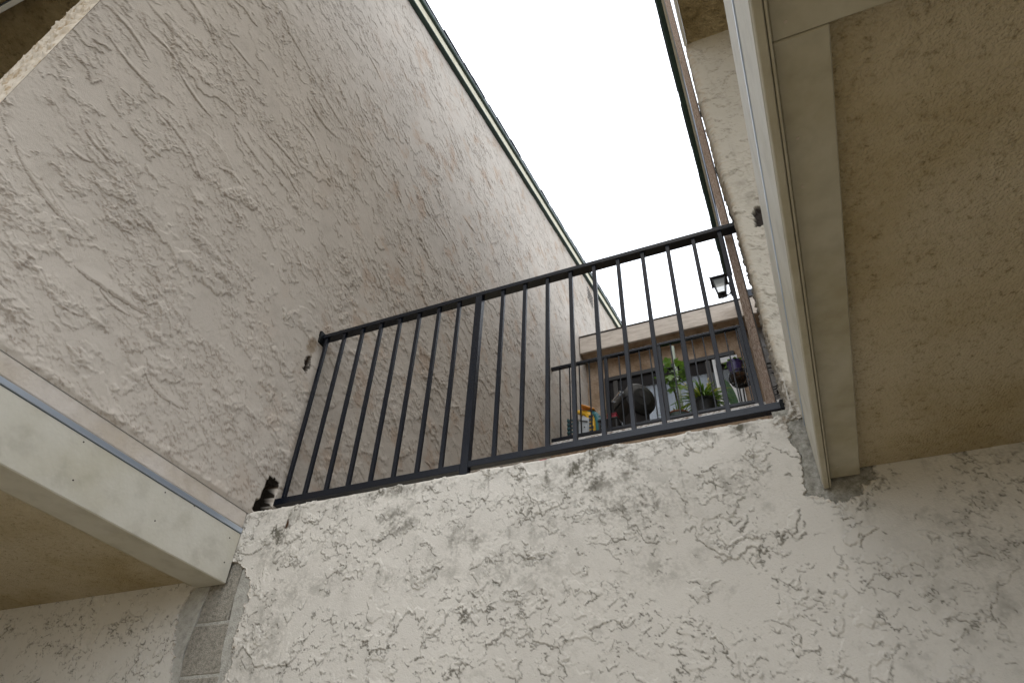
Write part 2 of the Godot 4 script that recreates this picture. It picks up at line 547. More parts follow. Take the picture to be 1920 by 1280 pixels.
func front_point(a: float, b: float, dirt_shade_amount := 1.0) -> void:
	lip_dirt_shade = 0.0
	var h := 0.0
	for q in 4:
		var l: Ledge = front_ledges[q]
		var mk := 1.0 if q == 0 else smoothstep(-0.2, 0.12, front_masks[q].get_noise_2d(a, b))
		if mk > 0.02:
			l.amp = FRONT_AMPS[q] * mk
			h += ledge_at(l, a, b)
	var rough := smoothstep(-0.12, 0.3, front_rough.get_noise_2d(a, b))
	if rough > 0.02:
		front_fine.amp = 0.0025 * rough
		h += ledge_at(front_fine, a, b)
	var g := front_grain.get_noise_2d(a, b)
	h += 0.00028 * g * (0.5 + 0.8 * rough)
	var sp := front_speck.get_noise_2d(a, b)
	if sp < -0.5:
		h -= 0.0012 * minf(1.0, (-0.5 - sp) * 8.0)
	var tone := 1.0 + 0.09 * front_tone.get_noise_2d(a, b) + 0.025 * g
	var c := Vector3(0.58, 0.553, 0.507) * tone
	var m := 0.0
	for q in MOULD:
		var dx: float = (a - q[0]) / q[2]
		var dy: float = (b - q[1]) / q[3]
		var r2: float = dx * dx + dy * dy
		if r2 < 4.0:
			m = maxf(m, q[4] * exp(-r2))
	var mn := front_mould.get_noise_2d(a, b)
	var drip := front_mould.get_noise_2d(a * 1.6 + 3.0, b * 0.22)
	var dirt_shade := m * smoothstep(-0.35, 0.4, mn + 0.45 * sp) * 0.74 + 0.42 * smoothstep(0.08, 0.5, drip) * smoothstep(2.25, 2.9, b) * smoothstep(-0.3, 0.3, mn + 0.4 * sp) + 0.24 * smoothstep(0.05, 0.6, mn) * smoothstep(-0.3, 0.4, front_tone.get_noise_2d(a * 2.0 + 5.0, b * 2.0))
	dirt_shade = maxf(dirt_shade, pow(lip_dirt_shade, 0.8) * (0.5 + 0.42 * smoothstep(-0.25, 0.25, mn)))
	c = c.lerp(Vector3(0.085, 0.078, 0.058), clampf(dirt_shade, 0.0, 0.93) * dirt_shade_amount)
	out_h = h
	out_c = Color(c.x, c.y, c.z)

func inside(p: PackedVector2Array, a: float, b: float) -> bool:
	return Geometry2D.is_point_in_polygon(Vector2(a, b), p)

func front_wall() -> void:
	front_setup()
	var t := thing("stucco_wall", "pale knockdown stucco wall with mould stains below the black railing, with a tall pier at right", "wall")
	var left_hole := poly([[-2.52, 2.66], [-2.275, 2.662], [-2.235, 2.635], [-2.2, 2.59], [-2.17, 2.56], [-2.155, 2.49], [-2.165, 2.41], [-2.165, 2.33], [-2.148, 2.25], [-2.16, 2.16], [-2.15, 2.0], [-2.41, 1.9], [-2.44, 2.18], [-2.468, 2.29], [-2.515, 2.41], [-2.512, 2.5], [-2.47, 2.59]])
	var right_hole := poly([[0.075, 2.87], [0.068, 2.8], [0.082, 2.7], [0.078, 2.64], [0.07, 2.585], [0.105, 2.57], [0.14, 2.552], [0.185, 2.543], [0.225, 2.56], [0.235, 2.585], [0.275, 2.6], [0.29, 2.66], [0.2, 2.9]])
	var r := 0.016
	var x0 := -3.8
	var x1 := 1.05
	var step := 0.0032
	var nu := int((x1 - x0) / step)
	var y0 := 1.85
	var rows := PackedFloat32Array()
	var s := y0
	while s < TOP + r * 0.57 - 0.0001:
		rows.append(s)
		s += step
	for q in [0.012, 0.04, 0.1, 0.2, 0.3]:
		rows.append(TOP + r * 0.57 + q)
	rows.insert(0, 1.0)
	rows.insert(0, 0.0)
	var nv := rows.size()
	var p := PackedVector3Array()
	var nn := PackedVector3Array()
	var h := PackedFloat32Array()
	var col := PackedColorArray()
	p.resize(nu * nv)
	nn.resize(nu * nv)
	h.resize(nu * nv)
	col.resize(nu * nv)
	var rag := noise(120, 22.0, 4, 0.6)
	var crumb := noise(121, 30.0, 4, 0.65)
	var grey := Color(0.3, 0.285, 0.25)
	for j in nv:
		var b := rows[j]
		for i in nu:
			var a := x0 + i * step
			var at := j * nu + i
			var bend := (b - (TOP - r)) / r
			var pos := Vector3(a, b, FZ)
			var nor := Vector3(0, 0, 1)
			if bend > 0.0:
				var ang := minf(bend, PI / 2)
				var flat := maxf(0.0, bend - PI / 2) * r
				var wob := 0.004 * rag.get_noise_2d(a * 0.6, 7.0)
				var curved := Vector3(a, TOP - r + r * sin(ang) + wob, FZ - r + r * cos(ang) - flat)
				var cn := Vector3(0, sin(ang), cos(ang))
				var keep := smoothstep(0.07, 0.1, a)
				pos = curved.lerp(pos, keep)
				nor = cn.lerp(nor, keep).normalized()
				if a > 0.1:
					pos.y = minf(pos.y, TOP + 0.02 + (b - TOP) * 0.02)
			p[at] = pos
			nn[at] = nor
			if b < y0 - 0.01:
				h[at] = 0.0
				col[at] = Color(0.58, 0.553, 0.507)
				continue
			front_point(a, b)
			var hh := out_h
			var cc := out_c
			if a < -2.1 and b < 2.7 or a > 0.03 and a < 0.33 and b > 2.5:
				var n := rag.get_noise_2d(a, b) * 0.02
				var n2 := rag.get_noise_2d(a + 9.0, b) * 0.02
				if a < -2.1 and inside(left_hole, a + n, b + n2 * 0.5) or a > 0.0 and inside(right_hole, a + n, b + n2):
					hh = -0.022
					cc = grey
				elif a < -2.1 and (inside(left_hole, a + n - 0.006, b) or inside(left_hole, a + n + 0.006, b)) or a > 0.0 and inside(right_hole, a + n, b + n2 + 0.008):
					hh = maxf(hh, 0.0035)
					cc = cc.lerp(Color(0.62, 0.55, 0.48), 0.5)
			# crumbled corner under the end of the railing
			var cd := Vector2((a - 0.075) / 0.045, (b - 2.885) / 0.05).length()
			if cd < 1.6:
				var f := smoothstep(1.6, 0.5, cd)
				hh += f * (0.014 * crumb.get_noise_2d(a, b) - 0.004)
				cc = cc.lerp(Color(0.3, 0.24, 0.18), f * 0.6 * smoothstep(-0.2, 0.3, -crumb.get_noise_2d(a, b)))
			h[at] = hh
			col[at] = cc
	put("stucco_face", build_sheet(nu, nv, p, nn, h, col), mats.stucco, t)
	obj("wall_core", box(Vector3(-6, 0, -2.5), Vector3(-3.751, 2.8, FZ - 0.031)), mats.concrete, t)
	obj("wall_core", box(Vector3(-3.75, 0, -2.49), Vector3(3.5, 2.87, FZ - 0.03)), mats.concrete, t)
	obj("wall_core", box(Vector3(1.04, 0, FZ - 0.06), Vector3(3.5, 2.6, FZ - 0.001)), mats.grey_stucco, t)
	obj("wall_core", box(Vector3(-6, 0, FZ - 0.06), Vector3(-3.79, 2.8, FZ - 0.001)), mats.grey_stucco, t)
	# bare concrete blocks where the stucco was cut away below the left beam
	var zb := FZ - 0.008
	for q in [[-2.405, 2.412, -2.245, 2.66, -2.385, -2.255], [-2.42, 2.205, -2.2, 2.402, -2.41, -2.22], [-2.42, 1.9, -2.19, 2.195, -2.42, -2.2]]:
		obj("concrete_block", box(Vector3(q[0], q[1], zb - 0.05), Vector3(q[2], q[3], zb), 0.004), mats.concrete, t)
	for q in [[-2.62, 2.41, -2.405, 2.66], [-2.62, 1.9, -2.42, 2.402], [-2.2, 2.412, -2.05, 2.66], [-2.2, 1.9, -2.05, 2.402]]:
		obj("concrete_block", box(Vector3(q[0], q[1], zb - 0.054), Vector3(q[2], q[3], zb - 0.004), 0.004), mats.concrete, t)
	# smooth mortar skims beside the blocks
	for q in [[[-2.56, 2.66], [-2.385, 2.66], [-2.392, 2.58], [-2.408, 2.48], [-2.41, 2.41], [-2.425, 2.3], [-2.4, 2.19], [-2.4, 1.9], [-2.56, 1.9]], [[-2.235, 2.625], [-2.1, 2.66], [-2.1, 1.9], [-2.2, 1.9], [-2.197, 2.2], [-2.222, 2.3], [-2.226, 2.4], [-2.238, 2.5]]]:
		var pl := Geometry2D.triangulate_polygon(poly(q))
		var ms := begin()
		for k in range(0, pl.size(), 3):
			var v := []
			for w in 3:
				v.append(Vector3(q[pl[k + w]][0], q[pl[k + w]][1], zb + 0.003))
			face(ms, v, Vector3(0, 0, 1))
		for k in q.size():
			var q0: Array = q[k]
			var q1: Array = q[(k + 1) % q.size()]
			var e := Vector3(q1[0] - q0[0], q1[1] - q0[1], 0)
			face(ms, [Vector3(q0[0], q0[1], zb + 0.003), Vector3(q1[0], q1[1], zb + 0.003), Vector3(q1[0], q1[1], zb - 0.03), Vector3(q0[0], q0[1], zb - 0.03)], e.cross(Vector3(0, 0, 1)).normalized())
		obj("mortar_skim", ms, mats.mortar, t)
	obj("mortar_joint", box(Vector3(-2.41, 2.4, zb - 0.04), Vector3(-2.22, 2.414, zb - 0.003), 0.001), mats.mortar, t)
	obj("mortar_joint", box(Vector3(-2.42, 2.193, zb - 0.04), Vector3(-2.2, 2.207, zb - 0.003), 0.001), mats.mortar, t)
	# cement patch around the end of the right beam
	obj("cement_patch", lumpy_plate(Vector3(0.03, 2.5, FZ - 0.007), 0.3, 0.42), mats.cement, t)
	pier(t)

func lumpy_plate(o: Vector3, w: float, hgt: float) -> SurfaceTool:
	var st := begin()
	var n := noise(130, 16.0, 3, 0.6)
	var k := 40
	var at := func(i: int, j: int) -> Vector3:
		return o + Vector3(w * i / k, hgt * j / k, 0.0025 * n.get_noise_2d(w * i / k, hgt * j / k))
	var nor := func(i: int, j: int) -> Vector3:
		var q: Vector3 = (at.call(i + 1, j) - at.call(i - 1, j)).cross(at.call(i, j + 1) - at.call(i, j - 1))
		return q.normalized()
	for i in k:
		for j in k:
			tri(st, at.call(i, j), at.call(i + 1, j), at.call(i + 1, j + 1), nor.call(i, j), nor.call(i + 1, j), nor.call(i + 1, j + 1))
			tri(st, at.call(i, j), at.call(i + 1, j + 1), at.call(i, j + 1), nor.call(i, j), nor.call(i + 1, j + 1), nor.call(i, j + 1))
	return st

func pier(t: Node3D) -> void:
	var px := 0.086
	var r := 0.02
	var step := 0.0052
	var cols := PackedFloat32Array()
	var s := -0.3
	while s < 0.75:
		cols.append(s)
		s += step if s > -0.06 else 0.02
	cols.append(1.6)
	cols.append(3.4)
	var y0 := TOP - 0.03
	var nv := int((UPPER + 0.03 - y0) / step)
	var nu := cols.size()
	var p := PackedVector3Array()
	var nn := PackedVector3Array()
	var h := PackedFloat32Array()
	var col := PackedColorArray()
	p.resize(nu * nv)
	nn.resize(nu * nv)
	h.resize(nu * nv)
	col.resize(nu * nv)
	var rag := noise(140, 26.0, 4, 0.65)
	for j in nv:
		var b := y0 + j * step
		for i in nu:
			var c := cols[i]
			var at := j * nu + i
			var pos := Vector3(px + c, b, FZ)
			var nor := Vector3(0, 0, 1)
			var bend := (r - c) / r
			if bend > 0.0:
				var ang := minf(bend, PI / 2)
				pos = Vector3(px + r - r * sin(ang), b, FZ - r + r * cos(ang) - maxf(0.0, bend - PI / 2) * r)
				nor = Vector3(-sin(ang), 0, cos(ang))
			p[at] = pos
			nn[at] = nor
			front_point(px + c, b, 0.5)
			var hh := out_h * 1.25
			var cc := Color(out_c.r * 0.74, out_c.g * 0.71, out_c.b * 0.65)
			var edge := smoothstep(0.035, 0.0, c)
			var rn := rag.get_noise_2d(c * 0.8, b)
			hh += edge * 0.004 * rn + smoothstep(0.02, -0.02, c) * 0.014 * smoothstep(4.0, 4.6, b)
			cc = cc.lerp(Color(0.36, 0.28, 0.2), edge * 0.55 * smoothstep(-0.25, 0.35, rn))
			# broken pocket beside the slab edge, and the crumbled foot
			var pd := Vector2((px + c - 0.19) / 0.035, (b - 3.94 - (px + c - 0.19) * 0.6) / 0.07).length() + 0.5 * rn
			if pd < 1.0:
				hh -= 0.03 * smoothstep(1.0, 0.6, pd)
				cc = cc.lerp(Color(0.04, 0.035, 0.03), smoothstep(1.0, 0.8, pd))
			var fd := (px + c - 0.075) / 0.06 + (b - 2.9) / 0.3
			if fd < 1.3:
				var f := smoothstep(1.3, 0.6, fd)
				hh += f * (0.018 * rn - 0.004)
				cc = cc.lerp(Color(0.2, 0.17, 0.13) if rn < 0.0 else Color(0.42, 0.4, 0.37), f * 0.7)
			h[at] = hh
			col[at] = cc
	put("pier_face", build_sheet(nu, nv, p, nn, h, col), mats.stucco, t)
	obj("pier_core", box(Vector3(px + 0.03, TOP - 0.02, -2.5), Vector3(3.5, UPPER, FZ - 0.04)), mats.concrete, t)

# ---- the tall side wall
func side_wall() -> void:
	var t := thing("stucco_wall", "tall grey beige trowelled stucco side wall rising to the sloping roof edge", "wall")
	var zs := PackedFloat32Array()
	var z := -0.475
	while z > -10.6:
		zs.append(z)
		var d := sqrt(2.3 * 2.3 + z * z * 1.6 + 4.0)
		z -= clampf(0.00155 * d, 0.0055, 0.016)
	zs.append(-13.0)
	var rows := 800
	var extra := 8
	var nu := zs.size()
	var nv := rows + extra
	var ls := [
		ledge(201, 1.5, 6, 0.56, 0.12, 0.0046, 0.0034, Vector2(0.1, 0.99)),
		ledge(202, 2.7, 6, 0.57, 0.12, 0.004, 0.0034, Vector2(-0.15, 0.99)),
		ledge(203, 4.6, 5, 0.57, 0.1, 0.0034, 0.003, Vector2(0.2, 0.98)),
		ledge(204, 7.6, 5, 0.57, 0.08, 0.003, 0.003, Vector2(0.1, 0.99)),
	]
	var fine := ledge(205, 11.5, 4, 0.6, 0.04, 0.0036, 0.003, Vector2(-0.1, 0.99))
	var fine2 := ledge(215, 19.0, 3, 0.6, 0.06, 0.0028, 0.0028, Vector2(0.1, 0.99))
	var amps := [0.0046, 0.004, 0.0034, 0.003]
	var masks := [null, noise(221, 1.3, 2), noise(222, 1.9, 3), noise(223, 2.4, 3)]
	lip_reach = 0.8
	var rough := noise(206, 1.7, 3, 0.55)
	var tone := noise(207, 0.9, 4, 0.55)
	var grain := noise(208, 48.0, 2, 0.6)
	var rust := noise(209, 2.2, 4, 0.6)
	var grime := noise(210, 5.0, 4, 0.65)
	var rag := noise(211, 24.0, 3, 0.65)
	var p := PackedVector3Array()
	var nn := PackedVector3Array()
	var h := PackedFloat32Array()
	var col := PackedColorArray()
	p.resize(nu * nv)
	nn.resize(nu * nv)
	nn.fill(Vector3(1, 0, 0))
	h.resize(nu * nv)
	col.resize(nu * nv)
	var bottom := TOP - 0.003
	for i in nu:
		var zz := zs[i]
		var top := rake_y(zz)
		var mid := minf(top, 4.75 + (-zz - 0.475) * 2.35 + 0.35)
		for j in nv:
			var at := j * nu + i
			var y := 0.0
			if j < rows:
				y = bottom + (mid - bottom) * j / (rows - 1)
			else:
				y = mid + (top - mid) * (j - rows + 1) / extra
			p[at] = Vector3(LX, y, zz)
			# the trowel ran roughly along the wall, dipping away from the street
			var a := (-zz * 0.99 - y * 0.1) * 0.74
			var b := y * 0.99 - zz * 0.1
			lip_dirt_shade = 0.0
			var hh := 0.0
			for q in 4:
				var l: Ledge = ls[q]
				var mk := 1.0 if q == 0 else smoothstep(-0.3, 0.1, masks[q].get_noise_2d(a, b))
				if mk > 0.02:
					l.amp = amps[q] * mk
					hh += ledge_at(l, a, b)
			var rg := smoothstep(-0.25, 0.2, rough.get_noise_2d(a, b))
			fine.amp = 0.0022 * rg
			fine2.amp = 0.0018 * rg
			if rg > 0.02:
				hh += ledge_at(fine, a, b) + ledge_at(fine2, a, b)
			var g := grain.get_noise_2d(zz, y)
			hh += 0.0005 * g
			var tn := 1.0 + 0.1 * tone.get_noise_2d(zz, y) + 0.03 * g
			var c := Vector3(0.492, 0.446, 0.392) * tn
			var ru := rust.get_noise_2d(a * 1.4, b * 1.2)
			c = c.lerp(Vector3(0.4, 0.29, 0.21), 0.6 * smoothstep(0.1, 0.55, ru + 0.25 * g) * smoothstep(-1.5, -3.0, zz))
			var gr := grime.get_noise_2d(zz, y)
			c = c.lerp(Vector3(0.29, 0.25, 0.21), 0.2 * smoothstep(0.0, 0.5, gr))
			c = c.lerp(Vector3(0.16, 0.115, 0.08), lip_dirt_shade * (0.36 + 0.24 * smoothstep(-0.2, 0.4, gr)))
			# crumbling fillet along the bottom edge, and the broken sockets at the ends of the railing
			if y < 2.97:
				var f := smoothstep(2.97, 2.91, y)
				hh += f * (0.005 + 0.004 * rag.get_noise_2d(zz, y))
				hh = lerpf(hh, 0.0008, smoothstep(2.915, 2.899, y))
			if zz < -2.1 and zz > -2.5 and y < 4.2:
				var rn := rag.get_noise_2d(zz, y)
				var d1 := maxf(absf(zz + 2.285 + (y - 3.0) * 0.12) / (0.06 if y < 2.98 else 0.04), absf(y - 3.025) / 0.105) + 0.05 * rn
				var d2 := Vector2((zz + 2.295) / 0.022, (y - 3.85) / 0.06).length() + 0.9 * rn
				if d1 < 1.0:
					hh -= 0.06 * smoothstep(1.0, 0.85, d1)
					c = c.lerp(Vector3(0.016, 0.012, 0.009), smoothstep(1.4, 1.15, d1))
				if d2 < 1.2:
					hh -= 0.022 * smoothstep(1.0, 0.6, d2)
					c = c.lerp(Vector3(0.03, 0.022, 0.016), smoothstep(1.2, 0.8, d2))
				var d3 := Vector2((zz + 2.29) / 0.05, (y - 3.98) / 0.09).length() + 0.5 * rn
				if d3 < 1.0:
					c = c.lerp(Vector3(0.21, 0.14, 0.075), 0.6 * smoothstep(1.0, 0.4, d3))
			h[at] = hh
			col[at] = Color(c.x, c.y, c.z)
	# long raised strokes left by single passes of the trowel
	for k in 46:
		var sz := -0.6 - 3.6 * pow(rng.randf(), 1.3)
		var sy := 3.1 + rng.randf() * (1.2 - sz * 1.3)
		var half := rng.randf_range(0.05, 0.2)
		var wid := half * rng.randf_range(0.1, 0.2)
		var hi := rng.randf_range(0.004, 0.0075)
		var ang := rng.randf_range(-0.35, 0.25)
		var bow := rng.randf_range(-0.25, 0.35)
		var sig := 1.0 if rng.randf() < 0.75 else -1.0
		for i in nu:
			if absf(zs[i] - sz) > half + 0.03:
				continue
			for j in rows:
				var at := j * nu + i
				var dy := p[at].y - sy
				if absf(dy) > half * 0.7 + 0.05:
					continue
				var dz := sz - zs[i]
				var u := (dz * cos(ang) + dy * sin(ang)) / half
				if absf(u) >= 1.0:
					continue
				var w := wid * sqrt(1.0 - u * u) * (1.0 + 0.25 * rag.get_noise_2d(zs[i] * 0.7, p[at].y * 0.7))
				var v := sig * (dy * cos(ang) - dz * sin(ang) + bow * half * (u * u - 0.4)) / w + 0.12 * rag.get_noise_2d(zs[i], p[at].y)
				if v > -1.0 and v < 1.0:
					h[at] = h[at] * 0.35 + hi * (1.0 - u * u) * minf(1.0, (v + 1.0) * 4.0) * (1.0 - v) * 0.62
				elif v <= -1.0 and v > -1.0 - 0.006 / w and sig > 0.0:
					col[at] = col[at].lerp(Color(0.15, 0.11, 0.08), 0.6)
	put("stucco_face", build_sheet(nu, nv, p, nn, h, col), mats.stucco, t)
	# end of the wall, 27 cm thick, finished in the same plaster
	var eu := 40
	var ev := 420
	var ep := PackedVector3Array()
	var en := PackedVector3Array()
	var eh := PackedFloat32Array()
	var ec := PackedColorArray()
	ep.resize(eu * ev)
	en.resize(eu * ev)
	en.fill(Vector3(0, 0, 1))
	eh.resize(eu * ev)
	ec.resize(eu * ev)
	for j in ev:
		for i in eu:
			var x := LX - 0.262 * i / (eu - 1)
			var y := bottom + (rake_y(-0.475) - bottom) * j / (ev - 1)
			var at := j * eu + i
			ep[at] = Vector3(x, y, -0.477)
			lip_dirt_shade = 0.0
			var hh := 0.0
			var a := x * 0.5 + y * 0.5
			var b := y - x * 0.8
			for l in ls:
				hh += 2.6 * ledge_at(l, a * 2.0, b * 2.0)
			var edge := smoothstep(4.0, 0.0, float(mini(i, eu - 1 - i)))
			eh[at] = lerpf(hh, 0.003, edge)
			var c := Vector3(0.56, 0.5, 0.42).lerp(Vector3(0.33, 0.24, 0.14), clampf(0.8 * lip_dirt_shade + 0.8 * smoothstep(0.1, 0.5, grime.get_noise_2d(x * 1.5, y)), 0.0, 0.85))
			ec[at] = Color(c.x, c.y, c.z)
	put("end_face", build_sheet(eu, ev, ep, en, eh, ec), mats.stucco, t)
	var st := begin()
	var zb := -13.0
	for q in [[-0.479, -4.0], [-4.0, -8.0], [-8.0, zb]]:
		var x0 := LX - 0.26
		var x1 := LX - 0.1
		var a0 := Vector3(x1, 0, 0)
		face(st, [Vector3(x0, 2.62, q[0]), Vector3(x0, rake_y(q[0]), q[0]), Vector3(x0, rake_y(q[1]), q[1]), Vector3(x0, 2.62, q[1])], Vector3.LEFT)
		face(st, [Vector3(x1, 2.62, q[0]), Vector3(x1, rake_y(q[0]), q[0]), Vector3(x1, rake_y(q[1]), q[1]), Vector3(x1, 2.62, q[1])], Vector3.RIGHT)
		face(st, [Vector3(x0, rake_y(q[0]), q[0]), Vector3(LX, rake_y(q[0]), q[0]), Vector3(LX, rake_y(q[1]), q[1]), Vector3(x0, rake_y(q[1]), q[1])], Vector3.UP)
	obj("wall_core", st, mats.concrete, t)
	# smooth band of plaster along the foot of the wall
	obj("plaster_band", box(Vector3(LX - 0.2, 2.8225, FZ + 0.003), Vector3(LX - 0.001, 2.8985, 1.2), 0.004), mats.smooth_band, t)
	# louvred attic vent close under the roof edge
	var v := put("vent", box(Vector3(LX - 0.01, 9.6, -8.4), Vector3(LX + 0.007, 9.91, -8.06), 0.003).commit(), mats.smooth_band, t)
	for k in 4:
		obj("slat", box(Vector3(LX + 0.0075, 9.63 + 0.072 * k, -8.385), Vector3(LX + 0.0135, 9.66 + 0.072 * k, -8.075), 0.002), mats.dark_matte, v)  # dark bars stand in for the shaded slits between the louvres

# ---- beams, boards and ceilings of the ground floor
func nail_heads(t: Node3D, spots: Array, n: Vector3, m: Material = mats.nail) -> void:
	for s in spots:
		obj("nail", tube([s - n * 0.004, s + n * 0.0015], 0.003, 8), m, t)

func lower_ceilings() -> void:
	var t := thing("fascia_beam", "wide pale painted beam with a row of nails and a bright metal strip on its top, at left", "beam")
	obj("beam_body", box(Vector3(LX - 0.165, 2.566, FZ + 0.002), Vector3(LX, 2.794, 1.3), 0.004), mats.fascia_paint, t)
	obj("back_board", box(Vector3(LX - 0.2, 2.578, FZ + 0.002), Vector3(LX - 0.167, 2.8, 1.3), 0.003), mats.board_paint, t)
	obj("metal_strip", box(Vector3(LX - 0.1, 2.797, FZ + 0.003), Vector3(LX + 0.003, 2.819, 1.3), 0.002), mats.flashing, t)
	var spots := []
	for q in [[2.775, -1.34], [2.635, -1.37], [2.774, -1.742], [2.653, -1.747], [2.751, -2.139], [2.645, -2.153], [2.79, -1.9], [2.7, -0.98]]:
		spots.append(Vector3(LX, q[0], q[1]))
	nail_heads(t, spots, Vector3.RIGHT)
	var c := thing("ceiling", "tan sand textured ceiling beside the left beam, with a thin dark seam", "ceiling", Vector3.ZERO, "", "structure")
	obj("ceiling_panel", box(Vector3(-3.535, SOFFIT, FZ + 0.001), Vector3(LX - 0.201, 2.66, 1.6), 0.002), mats.ceiling, c)
	obj("ceiling_panel", box(Vector3(-6, SOFFIT, FZ + 0.001), Vector3(-3.541, 2.66, 1.6), 0.002), mats.ceiling, c)
	obj("floor_slab", box(Vector3(-6, 2.665, FZ + 0.001), Vector3(LX - 0.21, 2.85, 1.6), 0.002), mats.concrete, c)

	var r := thing("fascia_beam", "narrow looking pale beam edge with brown lower lip beside the wide board, at right", "beam")
	obj("beam_body", box(Vector3(0.125, 2.606, FZ + 0.002), Vector3(0.152, 2.828, 1.3), 0.003), mats.fascia_paint, r)
	obj("lower_lip", box(Vector3(0.127, 2.593, FZ + 0.002), Vector3(0.1435, 2.607, 1.3), 0.002), mats.board_paint, r)
	obj("lower_lip", box(Vector3(0.1455, 2.595, FZ + 0.002), Vector3(0.15, 2.612, 1.3), 0.001), mats.board_paint, r)
	obj("metal_strip", box(Vector3(0.1225, 2.831, FZ + 0.003), Vector3(0.16, 2.8405, 1.3), 0.002), mats.flashing, r)
	var w := thing("ceiling", "tan speckled ceiling panel in a frame of flat boards, at right", "ceiling", Vector3.ZERO, "", "structure")
	obj("ceiling_panel", box(Vector3(0.2, 2.648, FZ + 0.001), Vector3(3.4, 2.7, 1.6), 0.002), mats.ceiling, w)
	var b := obj("soffit_board", box(Vector3(0.1535, 2.62, FZ + 0.012), Vector3(0.2425, 2.647, -0.6505), 0.0025), mats.board_paint, w)
	nail_heads(b, [Vector3(0.175, 2.62, -0.85), Vector3(0.173, 2.62, -0.966), Vector3(0.169, 2.62, -1.745), Vector3(0.177, 2.62, -2.116)], Vector3.DOWN, mats.filler)
	var b2 := obj("soffit_board", box(Vector3(0.1535, 2.6195, -0.649), Vector3(3.4, 2.647, -0.45), 0.0025), mats.board_paint, w)
	nail_heads(b2, [Vector3(0.177, 2.6195, -0.62)], Vector3.DOWN, mats.filler)
	obj("soffit_board", box(Vector3(0.1535, 2.6195, -0.449), Vector3(0.2425, 2.647, 1.6), 0.0025), mats.board_paint, w)
	obj("floor_slab", box(Vector3(0.16, 2.71, FZ + 0.001), Vector3(3.4, 2.842, 1.6), 0.002), mats.concrete, w)
	obj("plaster_band", box(Vector3(0.1235, 2.849, FZ + 0.001), Vector3(0.25, 3.03, 1.6), 0.004), mats.fascia_paint, w)

func upper_ceilings() -> void:
	var c := thing("ceiling", "rough brown plaster ceiling high above the pier, with a white edge board", "ceiling", Vector3.ZERO, "", "structure")
	obj("ceiling_panel", box(Vector3(0.087, UPPER, -2.6), Vector3(3.4, UPPER + 0.06, 1.6), 0.002), mats.upper_ceiling, c)
	obj("edge_board", box(Vector3(0.066, UPPER - 0.03, -2.195), Vector3(0.085, UPPER + 0.2, 1.6), 0.003), mats.white_frame, c)
	obj("floor_slab", box(Vector3(0.09, UPPER + 0.065, -2.6), Vector3(3.4, UPPER + 0.2, 1.6), 0.002), mats.concrete, c)
	var l := thing("ceiling", "dark olive plaster ceiling behind the end of the tall side wall", "ceiling", Vector3.ZERO, "", "structure")
	obj("ceiling_panel", box(Vector3(-6, UPPER, -6), Vector3(LX - 0.263, UPPER + 0.06, -0.46), 0.002), mats.upper_ceiling, l)
	obj("edge_board", box(Vector3(-6, UPPER - 0.05, -0.458), Vector3(LX - 0.3, UPPER + 0.2, -0.43), 0.003), mats.white_frame, l)
	obj("floor_slab", box(Vector3(-6, UPPER + 0.065, -6), Vector3(LX - 0.27, UPPER + 0.2, -0.46), 0.002), mats.concrete, l)
	# back of the gallery, out of sight behind the wall
	obj("gallery_wall", box(Vector3(-4.6, 2.86, -6), Vector3(-4.5, UPPER - 0.002, -0.6), 0.002), mats.rear_stucco, l)

func added_neighbours() -> void:  # unseen buildings added to keep sky reflections off the railing
	var r := thing("added_building", "unseen plain stucco building added behind the pier at right to block sky reflections", "building")
	obj("wall", box(Vector3(0.5, 0, -7.3), Vector3(3.5, 8.0, -2.605), 0.01), mats.grey_stucco, r)
	obj("wall", box(Vector3(0.5, UPPER + 0.25, -2.6), Vector3(3.5, 8.0, 2.2), 0.01), mats.grey_stucco, r)
	var l := thing("added_building", "unseen upper wall and gallery added at left beyond the frame to block sky reflections", "building")
	obj("wall", box(Vector3(LX - 0.26, UPPER + 0.205, -0.472), Vector3(LX - 0.002, 7.7, 2.6), 0.01), mats.grey_stucco, l)
	obj("wall", box(Vector3(-4.6, 2.86, -0.42), Vector3(-4.5, UPPER - 0.06, 2.6), 0.01), mats.grey_stucco, l)
	obj("gallery_ceiling", box(Vector3(-4.6, UPPER - 0.05, -0.42), Vector3(LX - 0.01, UPPER + 0.2, 2.6), 0.01), mats.upper_ceiling, l)

